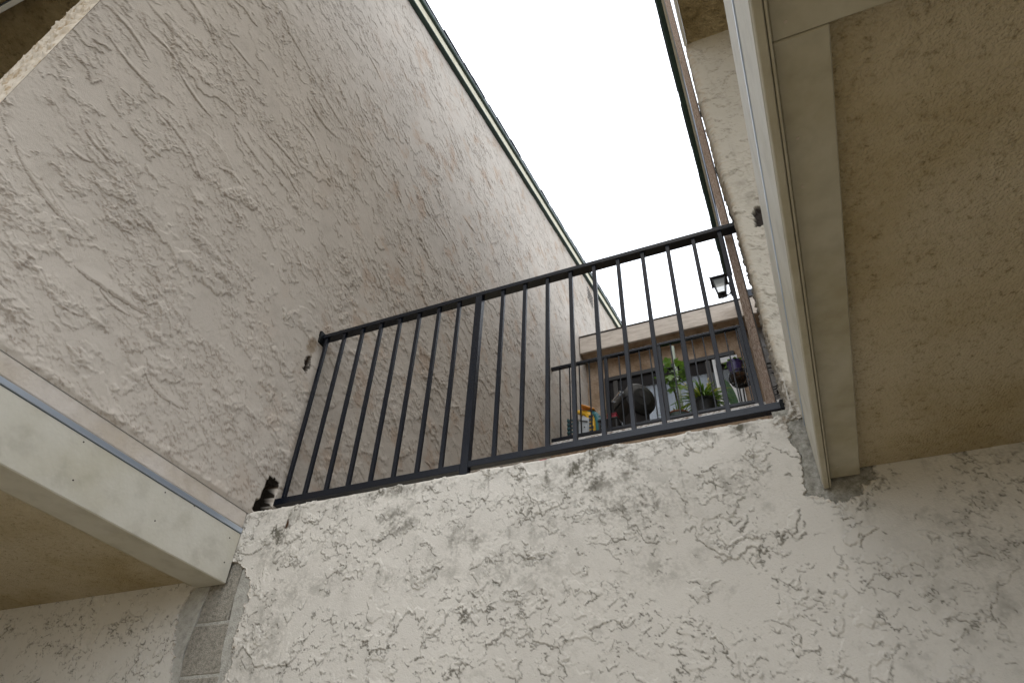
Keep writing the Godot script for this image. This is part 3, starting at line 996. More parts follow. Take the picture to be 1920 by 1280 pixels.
# ---- roof edges
func roofs() -> void:
	var t := thing("shingle_roof", "sloping roof edge of dark shingles over cream and green boards along the tall side wall", "roof")
	var z0 := 0.4
	var z1 := -13.0
	var line := func(x: float, up: float, z: float) -> Vector3:
		return Vector3(x, rake_y(z) + up, z)
	var plank := func(called: String, x: float, up: float, wx: float, hy: float, m: Material) -> void:
		obj(called, bar(line.call(x, up, z0), line.call(x, up, z1), wx, hy, Vector3(0, 1, 0), 0.003), m, t)
	plank.call("soffit_board", LX + 0.014, 0.012, 0.075, 0.02, mats.green_paint)
	plank.call("fascia_board", LX + 0.036, 0.085, 0.022, 0.12, mats.cream_board)
	plank.call("drip_board", LX + 0.052, 0.165, 0.05, 0.034, mats.green_paint)
	plank.call("metal_edge", LX + 0.066, 0.188, 0.03, 0.006, mats.metal_edge)
	plank.call("roof_deck", LX - 0.72, 0.185, 1.44, 0.03, mats.green_paint)
	var k := 0
	var z := z0
	while z > z1:
		var len := 0.2 + 0.05 * rng.randf()
		var out := LX + 0.082 + 0.012 * rng.randf()
		var a: Vector3 = Vector3(out - 0.42, rake_y(z) + 0.215, z)
		var b: Vector3 = Vector3(out - 0.42, rake_y(z - len - 0.1) + 0.198, z - len - 0.1)
		obj("shingle", bar(a, b, 0.84, 0.016 + 0.008 * rng.randf(), Vector3.UP, 0.002), mats["shingle_%d" % rng.randi_range(0, 2)], t)
		z -= len
		k += 1
	# level roof edge over the right side
	var r := thing("roof_eave", "straight green and cream roof edge with dark shingles running back above the wooden post", "roof")
	var y := 8.15
	var e0 := -1.6
	var e1 := -6.85
	var strip := func(called: String, x0: float, y0: float, x1: float, y1: float, m: Material) -> void:
		obj(called, box(Vector3(x0, y0, e1), Vector3(x1, y1, e0), 0.003), m, r)
	strip.call("soffit_board", -0.046, y + 0.02, 0.0, y + 0.04, mats.green_paint)
	strip.call("fascia_board", 0.001, y, 0.022, y + 0.14, mats.cream_board)
	strip.call("metal_strip", 0.0225, y - 0.004, 0.036, y + 0.14, mats.flashing)
	strip.call("drip_board", -0.05, y + 0.042, 0.0, y + 0.07, mats.green_paint)
	z = e0
	while z > e1:
		var len2 := 0.22 + 0.05 * rng.randf()
		var ed := -0.056 - 0.008 * rng.randf()
		obj("shingle", bar(Vector3((ed + 0.05) / 2, y + 0.105, z), Vector3((ed + 0.05) / 2, y + 0.085, z - len2 - 0.06), 0.05 - ed, 0.022, Vector3.UP, 0.002), mats["shingle_%d" % rng.randi_range(0, 2)], r)
		z -= len2

func post() -> void:
	var t := thing("wooden_post", "slim rough sawn wooden post behind the right end of the front railing", "post")
	obj("post_shaft", box(Vector3(0.022, TOP + 0.002, -2.5), Vector3(0.058, 8.14, -2.42), 0.003), mats.rough_wood, t)
	obj("edge_strip", box(Vector3(0.0585, TOP + 0.002, -2.47), Vector3(0.063, 8.14, -2.425), 0.001), mats.bronze_frame, t)

# ---- building across the court
func rear_building() -> void:
	var t := thing("rear_building", "tan building across the court with a pale fascia above a sliding glass door", "building")
	var wz := -7.85
	obj("wall", box(Vector3(LX + 0.001, 0, wz - 0.2), Vector3(-2.04, 8.2, wz), 0.002), mats.rear_stucco, t)
	obj("wall", box(Vector3(-2.04, 7.64, wz - 0.2), Vector3(-0.17, 8.2, wz - 0.0005), 0.002), mats.rear_stucco, t)
	obj("wall", box(Vector3(-0.17, 0, wz - 0.2), Vector3(0.12, 8.2, wz), 0.002), mats.rear_stucco, t)
	obj("wall", box(Vector3(0.12, 0, wz - 0.2), Vector3(2.4, 8.0, wz - 0.01), 0.002), mats.grey_stucco, t)  # same back wall, greyed to put its cooler light into the colour
	obj("wall", box(Vector3(-2.04, 0, wz - 0.2), Vector3(-0.17, 5.63, wz - 0.0005), 0.002), mats.rear_stucco, t)
	obj("wall", box(Vector3(-0.012, 5.6, wz + 0.002), Vector3(0.024, 8.13, BZ - 0.02), 0.003), mats.rear_stucco, t)
	var f := obj("fascia_board", box(Vector3(LX + 0.012, 7.925, -7.49 - 0.04), Vector3(1.4, 8.225, -7.49), 0.005), mats.rear_fascia, t)
	obj("drip_edge", box(Vector3(LX + 0.01, 8.226, -7.535), Vector3(1.4, 8.245, -7.478), 0.002), mats.dark_matte, f)
	obj("soffit", box(Vector3(LX + 0.012, 7.95, wz + 0.002), Vector3(1.4, 7.98, -7.531), 0.002), mats.rear_stucco, t)
	obj("roof", box(Vector3(LX + 0.02, 8.15, -11), Vector3(1.4, 8.22, -7.532), 0.002), mats.shingle_0, t)
	obj("balcony_slab", box(Vector3(LX + 0.002, 5.575, wz + 0.001), Vector3(2.4, 5.638, -6.215), 0.006), mats.peeling_paint, t)
	obj("lower_wall", box(Vector3(LX + 0.002, 0, -6.45), Vector3(2.4, 5.573, -6.25), 0.004), mats.rear_stucco, t)
	# far roof behind the gap at right
	obj("far_roof", box(Vector3(0.1, 8.35, -8.3), Vector3(0.4, 8.95, -8.1), 0.01), mats.shingle_2, t)
	# sliding door
	var d := obj("sliding_door", box(Vector3(-2.036, 7.57, wz - 0.1), Vector3(-0.174, 7.638, wz + 0.03), 0.004), mats.black_frame, t)
	for q in [[-2.036, -1.97, wz + 0.03], [-0.235, -0.174, wz + 0.03]]:
		obj("frame", box(Vector3(q[0], 5.63, wz - 0.1), Vector3(q[1], 7.569, q[2]), 0.004), mats.black_frame, d)
	for x in [-1.88, -1.2, -0.55]:
		obj("frame", box(Vector3(x - 0.035, 5.66, wz - 0.08), Vector3(x + 0.035, 7.568, wz + 0.012), 0.004), mats.bronze_frame, d)
	for q in [[-1.969, -1.916], [-1.844, -1.236], [-1.164, -0.586], [-0.514, -0.236]]:
		obj("pane", box(Vector3(q[0], 5.66, wz - 0.03), Vector3(q[1], 7.567, wz - 0.024), 0.001), mats.pane, d)
	obj("added_dark_panel", box(Vector3(-1.843, 7.38, wz - 0.022), Vector3(-0.237, 7.566, wz - 0.014), 0.002), mats.dark_room, d)  # added dark sheet stands in for the soffit mirrored in the upper panes
	obj("added_dark_panel", box(Vector3(-1.968, 5.66, wz - 0.022), Vector3(-1.917, 7.566, wz - 0.014), 0.002), mats.dark_room, d)
	var cs := begin()
	var n := 60
	for i in n:
		var u0 := float(i) / n
		var u1 := float(i + 1) / n
		var xa := lerpf(-1.5, -0.52, u0)
		var xb := lerpf(-1.5, -0.52, u1)
		var za := wz - 0.07 + 0.012 * sin(u0 * 60.0)
		var zb2 := wz - 0.07 + 0.012 * sin(u1 * 60.0)
		face(cs, [Vector3(xa, 5.66, za), Vector3(xb, 5.66, zb2), Vector3(xb, 7.4, zb2), Vector3(xa, 7.4, za)], Vector3(0, 0, 1))
	obj("reflection_sheet", cs, mats.reflection_sheet, d)  # pale sheet carries the sky reflection of the lower panes in its colour
	obj("dark_room", box(Vector3(-2.03, 5.65, wz - 2.5), Vector3(-0.18, 7.6, wz - 2.4), 0.002), mats.dark_room, d)
	for q in [[-2.08, -2.04], [-0.17, -0.13]]:
		obj("dark_room", box(Vector3(q[0], 5.65, wz - 2.4), Vector3(q[1], 7.6, wz - 0.2), 0.002), mats.dark_room, d)
	obj("dark_room", box(Vector3(-2.1, 7.6, wz - 2.4), Vector3(-0.1, 7.637, wz - 0.101), 0.002), mats.dark_room, d)
	# white screen panel at the right of the door
	var s := obj("screen_panel", box(Vector3(-0.485, 5.7, wz + 0.035), Vector3(-0.445, 7.53, wz + 0.06), 0.004), mats.white_frame, t)
	obj("frame", box(Vector3(-0.185, 5.7, wz + 0.035), Vector3(-0.145, 7.53, wz + 0.06), 0.004), mats.white_frame, s)
	obj("frame", box(Vector3(-0.444, 7.44, wz + 0.035), Vector3(-0.186, 7.53, wz + 0.06), 0.004), mats.white_frame, s)
	obj("frame", box(Vector3(-0.444, 5.7, wz + 0.037), Vector3(-0.186, 7.08, wz + 0.055), 0.004), mats.white_frame, s)

# ---- railings
func flange(t: Node3D, c: Vector3, s: Vector3, m: Material) -> void:
	obj("end_plate", box(c - s * 0.5, c + s * 0.5, 0.003), m, t)

func front_railing() -> void:
	var t := thing("metal_railing", "black metal railing on top of the pale stucco wall, nearest to the viewer", "railing")
	var m: Material = mats.rail_paint
	obj("top_rail", box(Vector3(LX + 0.012, 4.068, RZ - 0.034), Vector3(0.085, 4.096, RZ + 0.018), 0.003), m, t)
	obj("bottom_rail", box(Vector3(-1.2495, 3.012, RZ - 0.018), Vector3(0.083, 3.045, RZ + 0.018), 0.002), m, t)
	obj("bottom_rail", box(Vector3(LX - 0.03, 3.002, RZ - 0.018), Vector3(-1.2885, 3.037, RZ + 0.018), 0.002), m, t)
	obj("post", box(Vector3(-1.288, TOP + 0.004, RZ - 0.019), Vector3(-1.25, 4.0675, RZ + 0.0185), 0.002), m, t)
	var first := true
	for k in 18:
		var x := 0.004 - 0.1262 * k if k < 10 else -2.26 + 0.1238 * (17 - k)
		obj("baluster", box(Vector3(x - 0.0095, 3.034, RZ - 0.0095), Vector3(x + 0.0095, 4.0675, RZ + 0.0095), 0.0012), m, t)
	flange(t, Vector3(LX + 0.006, 4.075, RZ), Vector3(0.02, 0.085, 0.07), mats.rail_dark)
	flange(t, Vector3(0.086, 4.085, RZ), Vector3(0.014, 0.085, 0.07), mats.rail_dark)
	flange(t, Vector3(0.078, 3.028, RZ), Vector3(0.02, 0.046, 0.046), mats.rail_dark)

func rear_railing() -> void:
	var t := thing("metal_railing", "thinner black railing on the rear balcony, seen through the bars of the front railing", "railing")
	var m: Material = mats.rail_paint
	obj("top_rail", box(Vector3(LX + 0.002, 6.725, BZ - 0.024), Vector3(-0.013, 6.76, BZ + 0.024), 0.003), m, t)
	obj("bottom_rail", box(Vector3(LX + 0.002, 5.69, BZ - 0.017), Vector3(-0.013, 5.727, BZ + 0.017), 0.003), m, t)
	for x in [-1.603, -0.952, -0.034]:
		obj("post", box(Vector3(x - 0.02, 5.64, BZ - 0.018), Vector3(x + 0.02, 6.724, BZ + 0.018), 0.003), m, t)
	for k in 18:
		var x := -2.19 + 0.1249 * k
		if absf(x + 1.603) < 0.04 or absf(x + 0.952) < 0.04 or x > -0.06:
			continue
		obj("baluster", box(Vector3(x - 0.0075, 5.726, BZ - 0.0075), Vector3(x + 0.0075, 6.726, BZ + 0.0075), 0.0012), m, t)
	obj("foot", box(Vector3(LX + 0.01, 5.64, BZ - 0.02), Vector3(LX + 0.05, 5.689, BZ + 0.02), 0.003), m, t)

func lantern() -> void:
	var c := Vector3(-0.125, 7.47, -6.35)
	var t := thing("wall_lantern", "black four sided wall lantern with frosted panes below the right roof edge", "lantern", c)
	var m: Material = mats.black_frame
	var top := 0.1
	var bot := -0.12
	var rt := 0.085
	var rb := 0.05
	for i in 4:
		var a := PI / 4 + TAU * i / 4
		var b := PI / 4 + TAU * (i + 1) / 4
		var t0 := Vector3(cos(a) * rt * 1.2, top, sin(a) * rt * 1.2)
		var t1 := Vector3(cos(b) * rt * 1.2, top, sin(b) * rt * 1.2)
		var b0 := Vector3(cos(a) * rb * 1.2, bot, sin(a) * rb * 1.2)
		var b1 := Vector3(cos(b) * rb * 1.2, bot, sin(b) * rb * 1.2)
		obj("frame_bar", bar(t0, b0, 0.012, 0.012, Vector3(0, 0, 1)), m, t)
		obj("frame_bar", bar(t0, t1, 0.014, 0.014), m, t)
		obj("frame_bar", bar(b0, b1, 0.014, 0.014), m, t)
		var g := begin()
		var nrm := (t0 + t1).normalized()
		face(g, [t0 * 0.93, t1 * 0.93, Vector3(b1.x * 0.93, bot, b1.z * 0.93), Vector3(b0.x * 0.93, bot, b0.z * 0.93)], nrm)
		obj("pane", g, mats.lamp_glass, t)
	var roof := begin()
	for i in 4:
		var a := PI / 4 + TAU * i / 4
		var b := PI / 4 + TAU * (i + 1) / 4
		var e0 := Vector3(cos(a) * 0.145, top + 0.012, sin(a) * 0.145)
		var e1 := Vector3(cos(b) * 0.145, top + 0.012, sin(b) * 0.145)
		var u0 := Vector3(cos(a) * 0.045, top + 0.05, sin(a) * 0.045)
		var u1 := Vector3(cos(b) * 0.045, top + 0.05, sin(b) * 0.045)
		face(roof, [e0, e1, u1, u0], (e0 + e1 + Vector3.UP * 0.1).normalized())
		face(roof, [e0, e1, Vector3(0, top + 0.008, 0)], Vector3.DOWN)
		tube_into(roof, [e0 * 0.97, e0 + Vector3(cos(a) * 0.02, 0.025, sin(a) * 0.02)], [0.008, 0.002], 6)
	obj("lamp_roof", roof, m, t)
	obj("finial", lathe([Vector2(0.0, top + 0.13), Vector2(0.006, top + 0.1), Vector2(0.018, top + 0.085), Vector2(0.012, top + 0.07), Vector2(0.03, top + 0.05), Vector2(0.03, top + 0.03)], 12), m, t)
	obj("base_plate", box(Vector3(-0.055, bot - 0.014, -0.055), Vector3(0.055, bot - 0.002, 0.055), 0.004), m, t)
	obj("drop_finial", lathe([Vector2(0.012, bot - 0.012), Vector2(0.01, bot - 0.03), Vector2(0.02, bot - 0.042), Vector2(0.012, bot - 0.058), Vector2(0.0, bot - 0.062)], 12), m, t)
	obj("bracket", tube([Vector3(0.03, bot - 0.01, 0), Vector3(0.06, bot - 0.03, 0), Vector3(0.09, bot - 0.02, 0), Vector3(0.118, bot + 0.04, 0)], 0.009, 8), m, t)
	obj("wall_plate", box(Vector3(0.098, bot - 0.03, -0.045), Vector3(0.112, bot + 0.14, 0.045), 0.004), m, t)

# ---- plants and things on the rear balcony
func leaf_mesh(length: float, width: float, droop: float, fold: float, tip := 1.0) -> ArrayMesh:
	var st := begin()
	var n := 6
	var mid := []
	var lft := []
	var rgt := []
	for i in n + 1:
		var u := float(i) / n
		var w := width * pow(sin(PI * clampf(u * 0.94 + 0.06, 0.0, 1.0)), tip) * 0.5
		var y := length * u * (1.0 - 0.25 * droop * u)
		var z := length * droop * u * u * 0.6
		mid.append(Vector3(0, y, z))
		lft.append(Vector3(-w, y, z - fold * w))
		rgt.append(Vector3(w, y, z - fold * w))
	for i in n:
		for q in [[lft, mid, -1.0], [mid, rgt, 1.0]]:
			var nn := Vector3(q[2] * fold, droop * 0.8, -1.0).normalized() * -1.0
			nn = Vector3(q[2] * fold, -droop * 0.8, 1.0).normalized()
			tri(st, q[0][i], q[1][i], q[1][i + 1], nn, nn, nn)
			tri(st, q[0][i], q[1][i + 1], q[0][i + 1], nn, nn, nn)
	return st.commit()

func lobed_leaf(size: float) -> ArrayMesh:
	var st := begin()
	var out := []
	var n := 35
	for i in n + 1:
		var a := PI * (-0.42 + 1.84 * i / n)
		var r := size * (0.62 + 0.38 * pow(absf(cos((a - PI / 2) * 2.6)), 0.7))
		out.append(Vector3(cos(a) * r, sin(a) * r + size * 0.3, 0.12 * size * sin(a * 3.0) - 0.25 * r * r / size))
	var c := Vector3(0, size * 0.12, 0.05 * size)
	for i in n:
		var nn: Vector3 = (out[i] - c).cross(out[i + 1] - c).normalized()
		tri(st, c, out[i], out[i + 1], nn, nn, nn)
	return st.commit()

func place(called: String, mesh: Mesh, m: Material, parent: Node3D, at: Vector3, dir: Vector3, roll := 0.0) -> MeshInstance3D:
	var o := put(called, mesh, m, parent)
	var y := dir.normalized()
	var x := y.cross(Vector3.UP if absf(y.y) < 0.98 else Vector3.BACK).normalized()
	o.transform = Transform3D(Basis(x, y, x.cross(y)).rotated(y, roll), at)
	return o

func balcony_things() -> void:
	var fl := 5.64
	grill(Vector3(-1.4, fl, -6.75))
	fig_tree(Vector3(-0.9, fl, -6.75))
	spiky_pot(Vector3(-0.57, fl, -6.5))
	bowl_plant(Vector3(-0.875, fl - 0.0, -6.5))
	pot_stand(Vector3(-0.165, fl, -6.62))
	bags(fl)
	# pole
	var p := thing("metal_pole", "pale green pole standing behind the lobed leaf plant", "pole", Vector3(-0.88, fl, -6.95))
	obj("shaft", tube([Vector3.ZERO, Vector3(0, 1.58, 0)], 0.022, 12), mats.pale_pole, p)
	obj("shaft_foot", tube([Vector3(0, 0.001, 0), Vector3(0, 0.03, 0)], 0.08, 16), mats.pale_pole, p)
	# wire scroll on the grey wall
	var o := thing("wire_scroll", "dark wire scroll ornament on the grey wall in the gap beside the post", "ornament", Vector3(0.22, 7.02, -7.84))
	var pts := []
	for i in 60:
		var u := i / 59.0
		var a := u * TAU * 2.2
		pts.append(Vector3(cos(a) * 0.13 * (1.0 - 0.65 * u), sin(a) * 0.3 * (1.0 - 0.6 * u), 0.02))
	obj("scroll", tube(pts, 0.008, 6), mats.wire, o)
	var pts2 := []
	for i in 40:
		var u := i / 39.0
		var a := PI * 0.1 + u * TAU * 0.9
		pts2.append(Vector3(cos(a) * 0.1, sin(a) * 0.19 + 0.06, 0.04))
	obj("scroll", tube(pts2, 0.008, 6), mats.wire, o)
	obj("scroll", tube([Vector3(0.02, -0.2, 0.0), Vector3(0.02, -0.2, 0.06)], 0.01, 6), mats.wire, o)
	# something red on top of the front wall and a dead leaf caught on the stucco
	var rt := tag(obj("red_tag", box(Vector3(-0.9, TOP + 0.012, -2.33), Vector3(-0.86, TOP + 0.06, -2.3), 0.004), mats.red_plastic), "small red plastic tag on top of the pale wall under the railing", "tag")
	var dl := put("dead_leaf", leaf_mesh(0.05, 0.014, 0.3, 0.4), mats.coco_liner)
	dl.transform = Transform3D(Basis(Vector3.BACK, -0.5) * Basis(Vector3.RIGHT, 0.25), Vector3(-2.05, 2.78, FZ + 0.008))
	tag(dl, "single brown dead leaf stuck on the pale stucco below the left end of the railing", "leaf")

func grill(o: Vector3) -> void:
	var t := thing("barbecue_grill", "black barrel barbecue grill with a bright strip for the glint on its lid behind the rear railing", "grill", o)
	t.rotation_degrees.y = -48
	t.scale = Vector3(0.88, 0.94, 0.88)
	var m: Material = mats.grill_black
	# barrel lid with bulging ends
	var n := 18
	var half := 0.17
	var ring := func(x: float, r: float, a: float) -> Vector3:
		return Vector3(x, sin(a) * r, cos(a) * r)
	var shell := func(lo: float, hi: float, r0: float, called: String, mm: Material, parent: Node3D) -> MeshInstance3D:
		var st := begin()
		var prof := [[-half - 0.05, r0 * 0.55], [-half - 0.03, r0 * 0.85], [-half, r0], [half, r0], [half + 0.03, r0 * 0.85], [half + 0.05, r0 * 0.55]]
		for q in prof.size() - 1:
			for i in n:
				var a0 := lerpf(lo, hi, float(i) / n)
				var a1 := lerpf(lo, hi, float(i + 1) / n)
				var tilt: float = (prof[q][1] - prof[q + 1][1]) / (prof[q + 1][0] - prof[q][0])
				var n0 := Vector3(tilt, sin(a0), cos(a0)).normalized()
				var n1 := Vector3(tilt, sin(a1), cos(a1)).normalized()
				var p00: Vector3 = ring.call(prof[q][0], prof[q][1], a0)
				var p01: Vector3 = ring.call(prof[q][0], prof[q][1], a1)
				var p10: Vector3 = ring.call(prof[q + 1][0], prof[q + 1][1], a0)
				var p11: Vector3 = ring.call(prof[q + 1][0], prof[q + 1][1], a1)
				tri(st, p00, p01, p11, n0, n1, n1)
				tri(st, p00, p11, p10, n0, n1, n0)
		for e in [0, prof.size() - 1]:
			var pts := []
			for i in n + 1:
				pts.append(ring.call(prof[e][0], prof[e][1], lerpf(lo, hi, float(i) / n)))
			face(st, pts, Vector3(-1 if e == 0 else 1, 0, 0))
		return obj(called, st, mm, parent)
	var l: MeshInstance3D = shell.call(-0.1, PI + 0.1, 0.235, "lid", m, t)
	l.position = Vector3(0, 0.69, 0)
	var streak := begin()
	for i in 8:
		var a0 := lerpf(0.95, 1.75, i / 8.0)
		var a1 := lerpf(0.95, 1.75, (i + 1) / 8.0)
		var q0: Vector3 = ring.call(0.0, 0.238, a0)
		var q1: Vector3 = ring.call(0.0, 0.238, a1)
		var ex := Vector3(half - 0.01, 0, 0)
		face(streak, [q0 - ex, q0 + ex, q1 + ex, q1 - ex], (q0 + q1).normalized())
	obj("lid_glint", streak, mats.grill_lid, l)  # bright metal strip put in as the highlight along the lid top
	obj("handle", tube([Vector3(-0.12, 0.06, 0.23), Vector3(-0.12, 0.07, 0.28), Vector3(0.12, 0.07, 0.28), Vector3(0.12, 0.06, 0.23)], 0.012, 8), mats.grill_lid, l)
	var b: MeshInstance3D = shell.call(PI + 0.12, TAU - 0.12, 0.225, "fire_bowl", m, t)
	b.position = Vector3(0, 0.69, 0)
	obj("vent", tube([Vector3(0.221, 0.73, 0.0), Vector3(0.226, 0.73, 0.0)], 0.05, 14), mats.grill_cover, t)
	obj("cabinet", box(Vector3(-0.14, 0.06, -0.14), Vector3(0.14, 0.52, 0.14), 0.02), mats.grill_cover, t)
	for x in [-0.11, 0.11]:
		obj("leg", box(Vector3(x - 0.02, 0.0, -0.14), Vector3(x + 0.02, 0.058, 0.14), 0.005), m, t)
	for s in [-1.0, 1.0]:
		obj("wheel", tube([Vector3(0.16 * s, 0.07, -0.12), Vector3(0.19 * s, 0.07, -0.12)], 0.07, 18), mats.pot_black, t)

func fig_tree(o: Vector3) -> void:
	var t := thing("potted_tree", "lush green plant with lobed leaves on a bare stem, beside the pale pole", "potted plant", o)
	obj("pot", lathe([Vector2(0.0, 0.0), Vector2(0.1, 0.0), Vector2(0.14, 0.26), Vector2(0.15, 0.26), Vector2(0.15, 0.28), Vector2(0.13, 0.28), Vector2(0.12, 0.24), Vector2(0.0, 0.24)], 20), mats.pot_black, t)
	obj("stem", tube([Vector3(0, 0.22, 0), Vector3(0.012, 0.5, 0.01), Vector3(-0.01, 0.8, 0.02), Vector3(0.01, 1.0, 0)], [0.014, 0.012, 0.01, 0.007], 8), mats.stem, t)
	var big := lobed_leaf(0.078)
	var small := lobed_leaf(0.06)
	for q in [[-0.11, 1.16, 0.1, -0.7, 0.5], [-0.03, 1.21, 0.12, -0.2, 0.9], [0.06, 1.23, 0.06, 0.5, 0.8], [-0.16, 1.07, 0.06, -1.0, 0.1], [-0.08, 0.98, 0.15, -0.5, -0.6], [0.02, 0.9, 0.17, 0.1, -1.0], [0.1, 0.94, 0.13, 0.5, -0.7], [0.16, 1.0, 0.08, 1.0, -0.2], [0.04, 1.05, 0.16, 0.2, -0.4], [0.2, 0.92, 0.12, 0.9, -0.6], [-0.03, 0.83, 0.12, -0.2, -1.0], [0.12, 1.1, 0.0, 0.8, 0.3], [-0.02, 1.02, -0.12, -0.2, 0.4], [-0.12, 1.14, -0.1, -0.8, 0.4], [0.09, 0.84, 0.16, 0.3, -1.0], [0.17, 1.06, 0.14, 0.8, -0.1], [-0.05, 1.1, 0.18, -0.2, -0.2], [0.07, 1.0, 0.2, 0.3, -0.8], [-0.1, 0.9, 0.16, -0.5, -0.8], [0.0, 0.95, 0.22, 0.0, -0.7], [0.13, 1.16, 0.1, 0.7, 0.2]]:
		var at := Vector3(q[0] * 0.85, q[1] - 0.13, q[2])
		var nub := Vector3(0, q[1] - 0.18, 0)
		obj("stalk", tube([nub, nub.lerp(at, 0.6) + Vector3(0, 0.03, 0), at], 0.003, 5), mats.leaf_mid, t)
		place("leaf", big if rng.randf() < 0.65 else small, mats.leaf_bright if rng.randf() < 0.5 else mats.leaf_mid, t, at, Vector3(q[3], q[4], 0.45), rng.randf_range(-0.5, 0.5))

func spiky_pot(o: Vector3) -> void:
	var t := thing("potted_plant", "bushy strap leaved plant with pale tips in a round black pot at the rear railing", "potted plant", o)
	obj("pot", lathe([Vector2(0.0, 0.0), Vector2(0.08, 0.0), Vector2(0.12, 0.1), Vector2(0.13, 0.3), Vector2(0.138, 0.3), Vector2(0.138, 0.33), Vector2(0.12, 0.33), Vector2(0.11, 0.29), Vector2(0.0, 0.29)], 20), mats.pot_black, t)
	var kinds := [leaf_mesh(0.3, 0.02, 0.9, 0.4), leaf_mesh(0.22, 0.018, 0.6, 0.4), leaf_mesh(0.36, 0.017, 1.3, 0.4), leaf_mesh(0.2, 0.022, 0.3, 0.3)]
	for k in 150:
		var a := TAU * k * 0.618
		var up := 0.15 + 1.35 * rng.randf()
		var d := Vector3(cos(a), up, sin(a))
		var m: Material = mats.leaf_mid
		var f := rng.randf()
		if f < 0.4:
			m = mats.leaf_bright
		elif f < 0.6:
			m = mats.leaf_yellow
		var o2 := place("leaf", kinds[k % 4], m, t, Vector3(cos(a) * 0.07 * rng.randf(), 0.3 + 0.06 * rng.randf(), sin(a) * 0.07), d, PI)
		o2.scale *= rng.randf_range(0.75, 1.1)
	var fl := lathe([Vector2(0, 0), Vector2(0.007, 0.01), Vector2(0.01, 0.025), Vector2(0.006, 0.04), Vector2(0, 0.045)], 8).commit()
	for k in 12:
		var a := TAU * k * 0.37
		place("flower", fl, mats.flower, t, Vector3(cos(a) * 0.13 - 0.03, 0.42 + 0.14 * rng.randf(), 0.05 + sin(a) * 0.1), Vector3(cos(a) * 0.3, 1, 0.2))

func bowl_plant(o: Vector3) -> void:
	var t := thing("planter_bowl", "low wide bowl with a brown rim and a few green shoots at the rear railing", "planter", o)
	t.scale = Vector3(1, 0.75, 1)
	obj("bowl", lathe([Vector2(0.0, 0.16), Vector2(0.07, 0.16), Vector2(0.12, 0.2), Vector2(0.135, 0.265), Vector2(0.12, 0.265), Vector2(0.11, 0.24), Vector2(0.0, 0.24)], 20), mats.glazed_bowl, t)
	obj("rim", lathe([Vector2(0.118, 0.258), Vector2(0.138, 0.258), Vector2(0.146, 0.27), Vector2(0.14, 0.282), Vector2(0.118, 0.276)], 24), mats.terracotta, t)
	obj("stand", lathe([Vector2(0.0, 0.0), Vector2(0.09, 0.0), Vector2(0.05, 0.04), Vector2(0.05, 0.13), Vector2(0.08, 0.159), Vector2(0.0, 0.159)], 16), mats.pot_black, t)
	var lf := [leaf_mesh(0.13, 0.024, 0.7, 0.4), leaf_mesh(0.2, 0.02, 1.0, 0.4), leaf_mesh(0.22, 0.012, 0.4, 0.4)]
	for k in 26:
		var a := TAU * k * 0.618
		place("leaf", lf[k % 3], mats.leaf_mid if k % 2 else mats.leaf_bright, t, Vector3(cos(a) * 0.06, 0.25, sin(a) * 0.06), Vector3(cos(a), 0.4 + 1.2 * rng.randf(), sin(a)), PI)

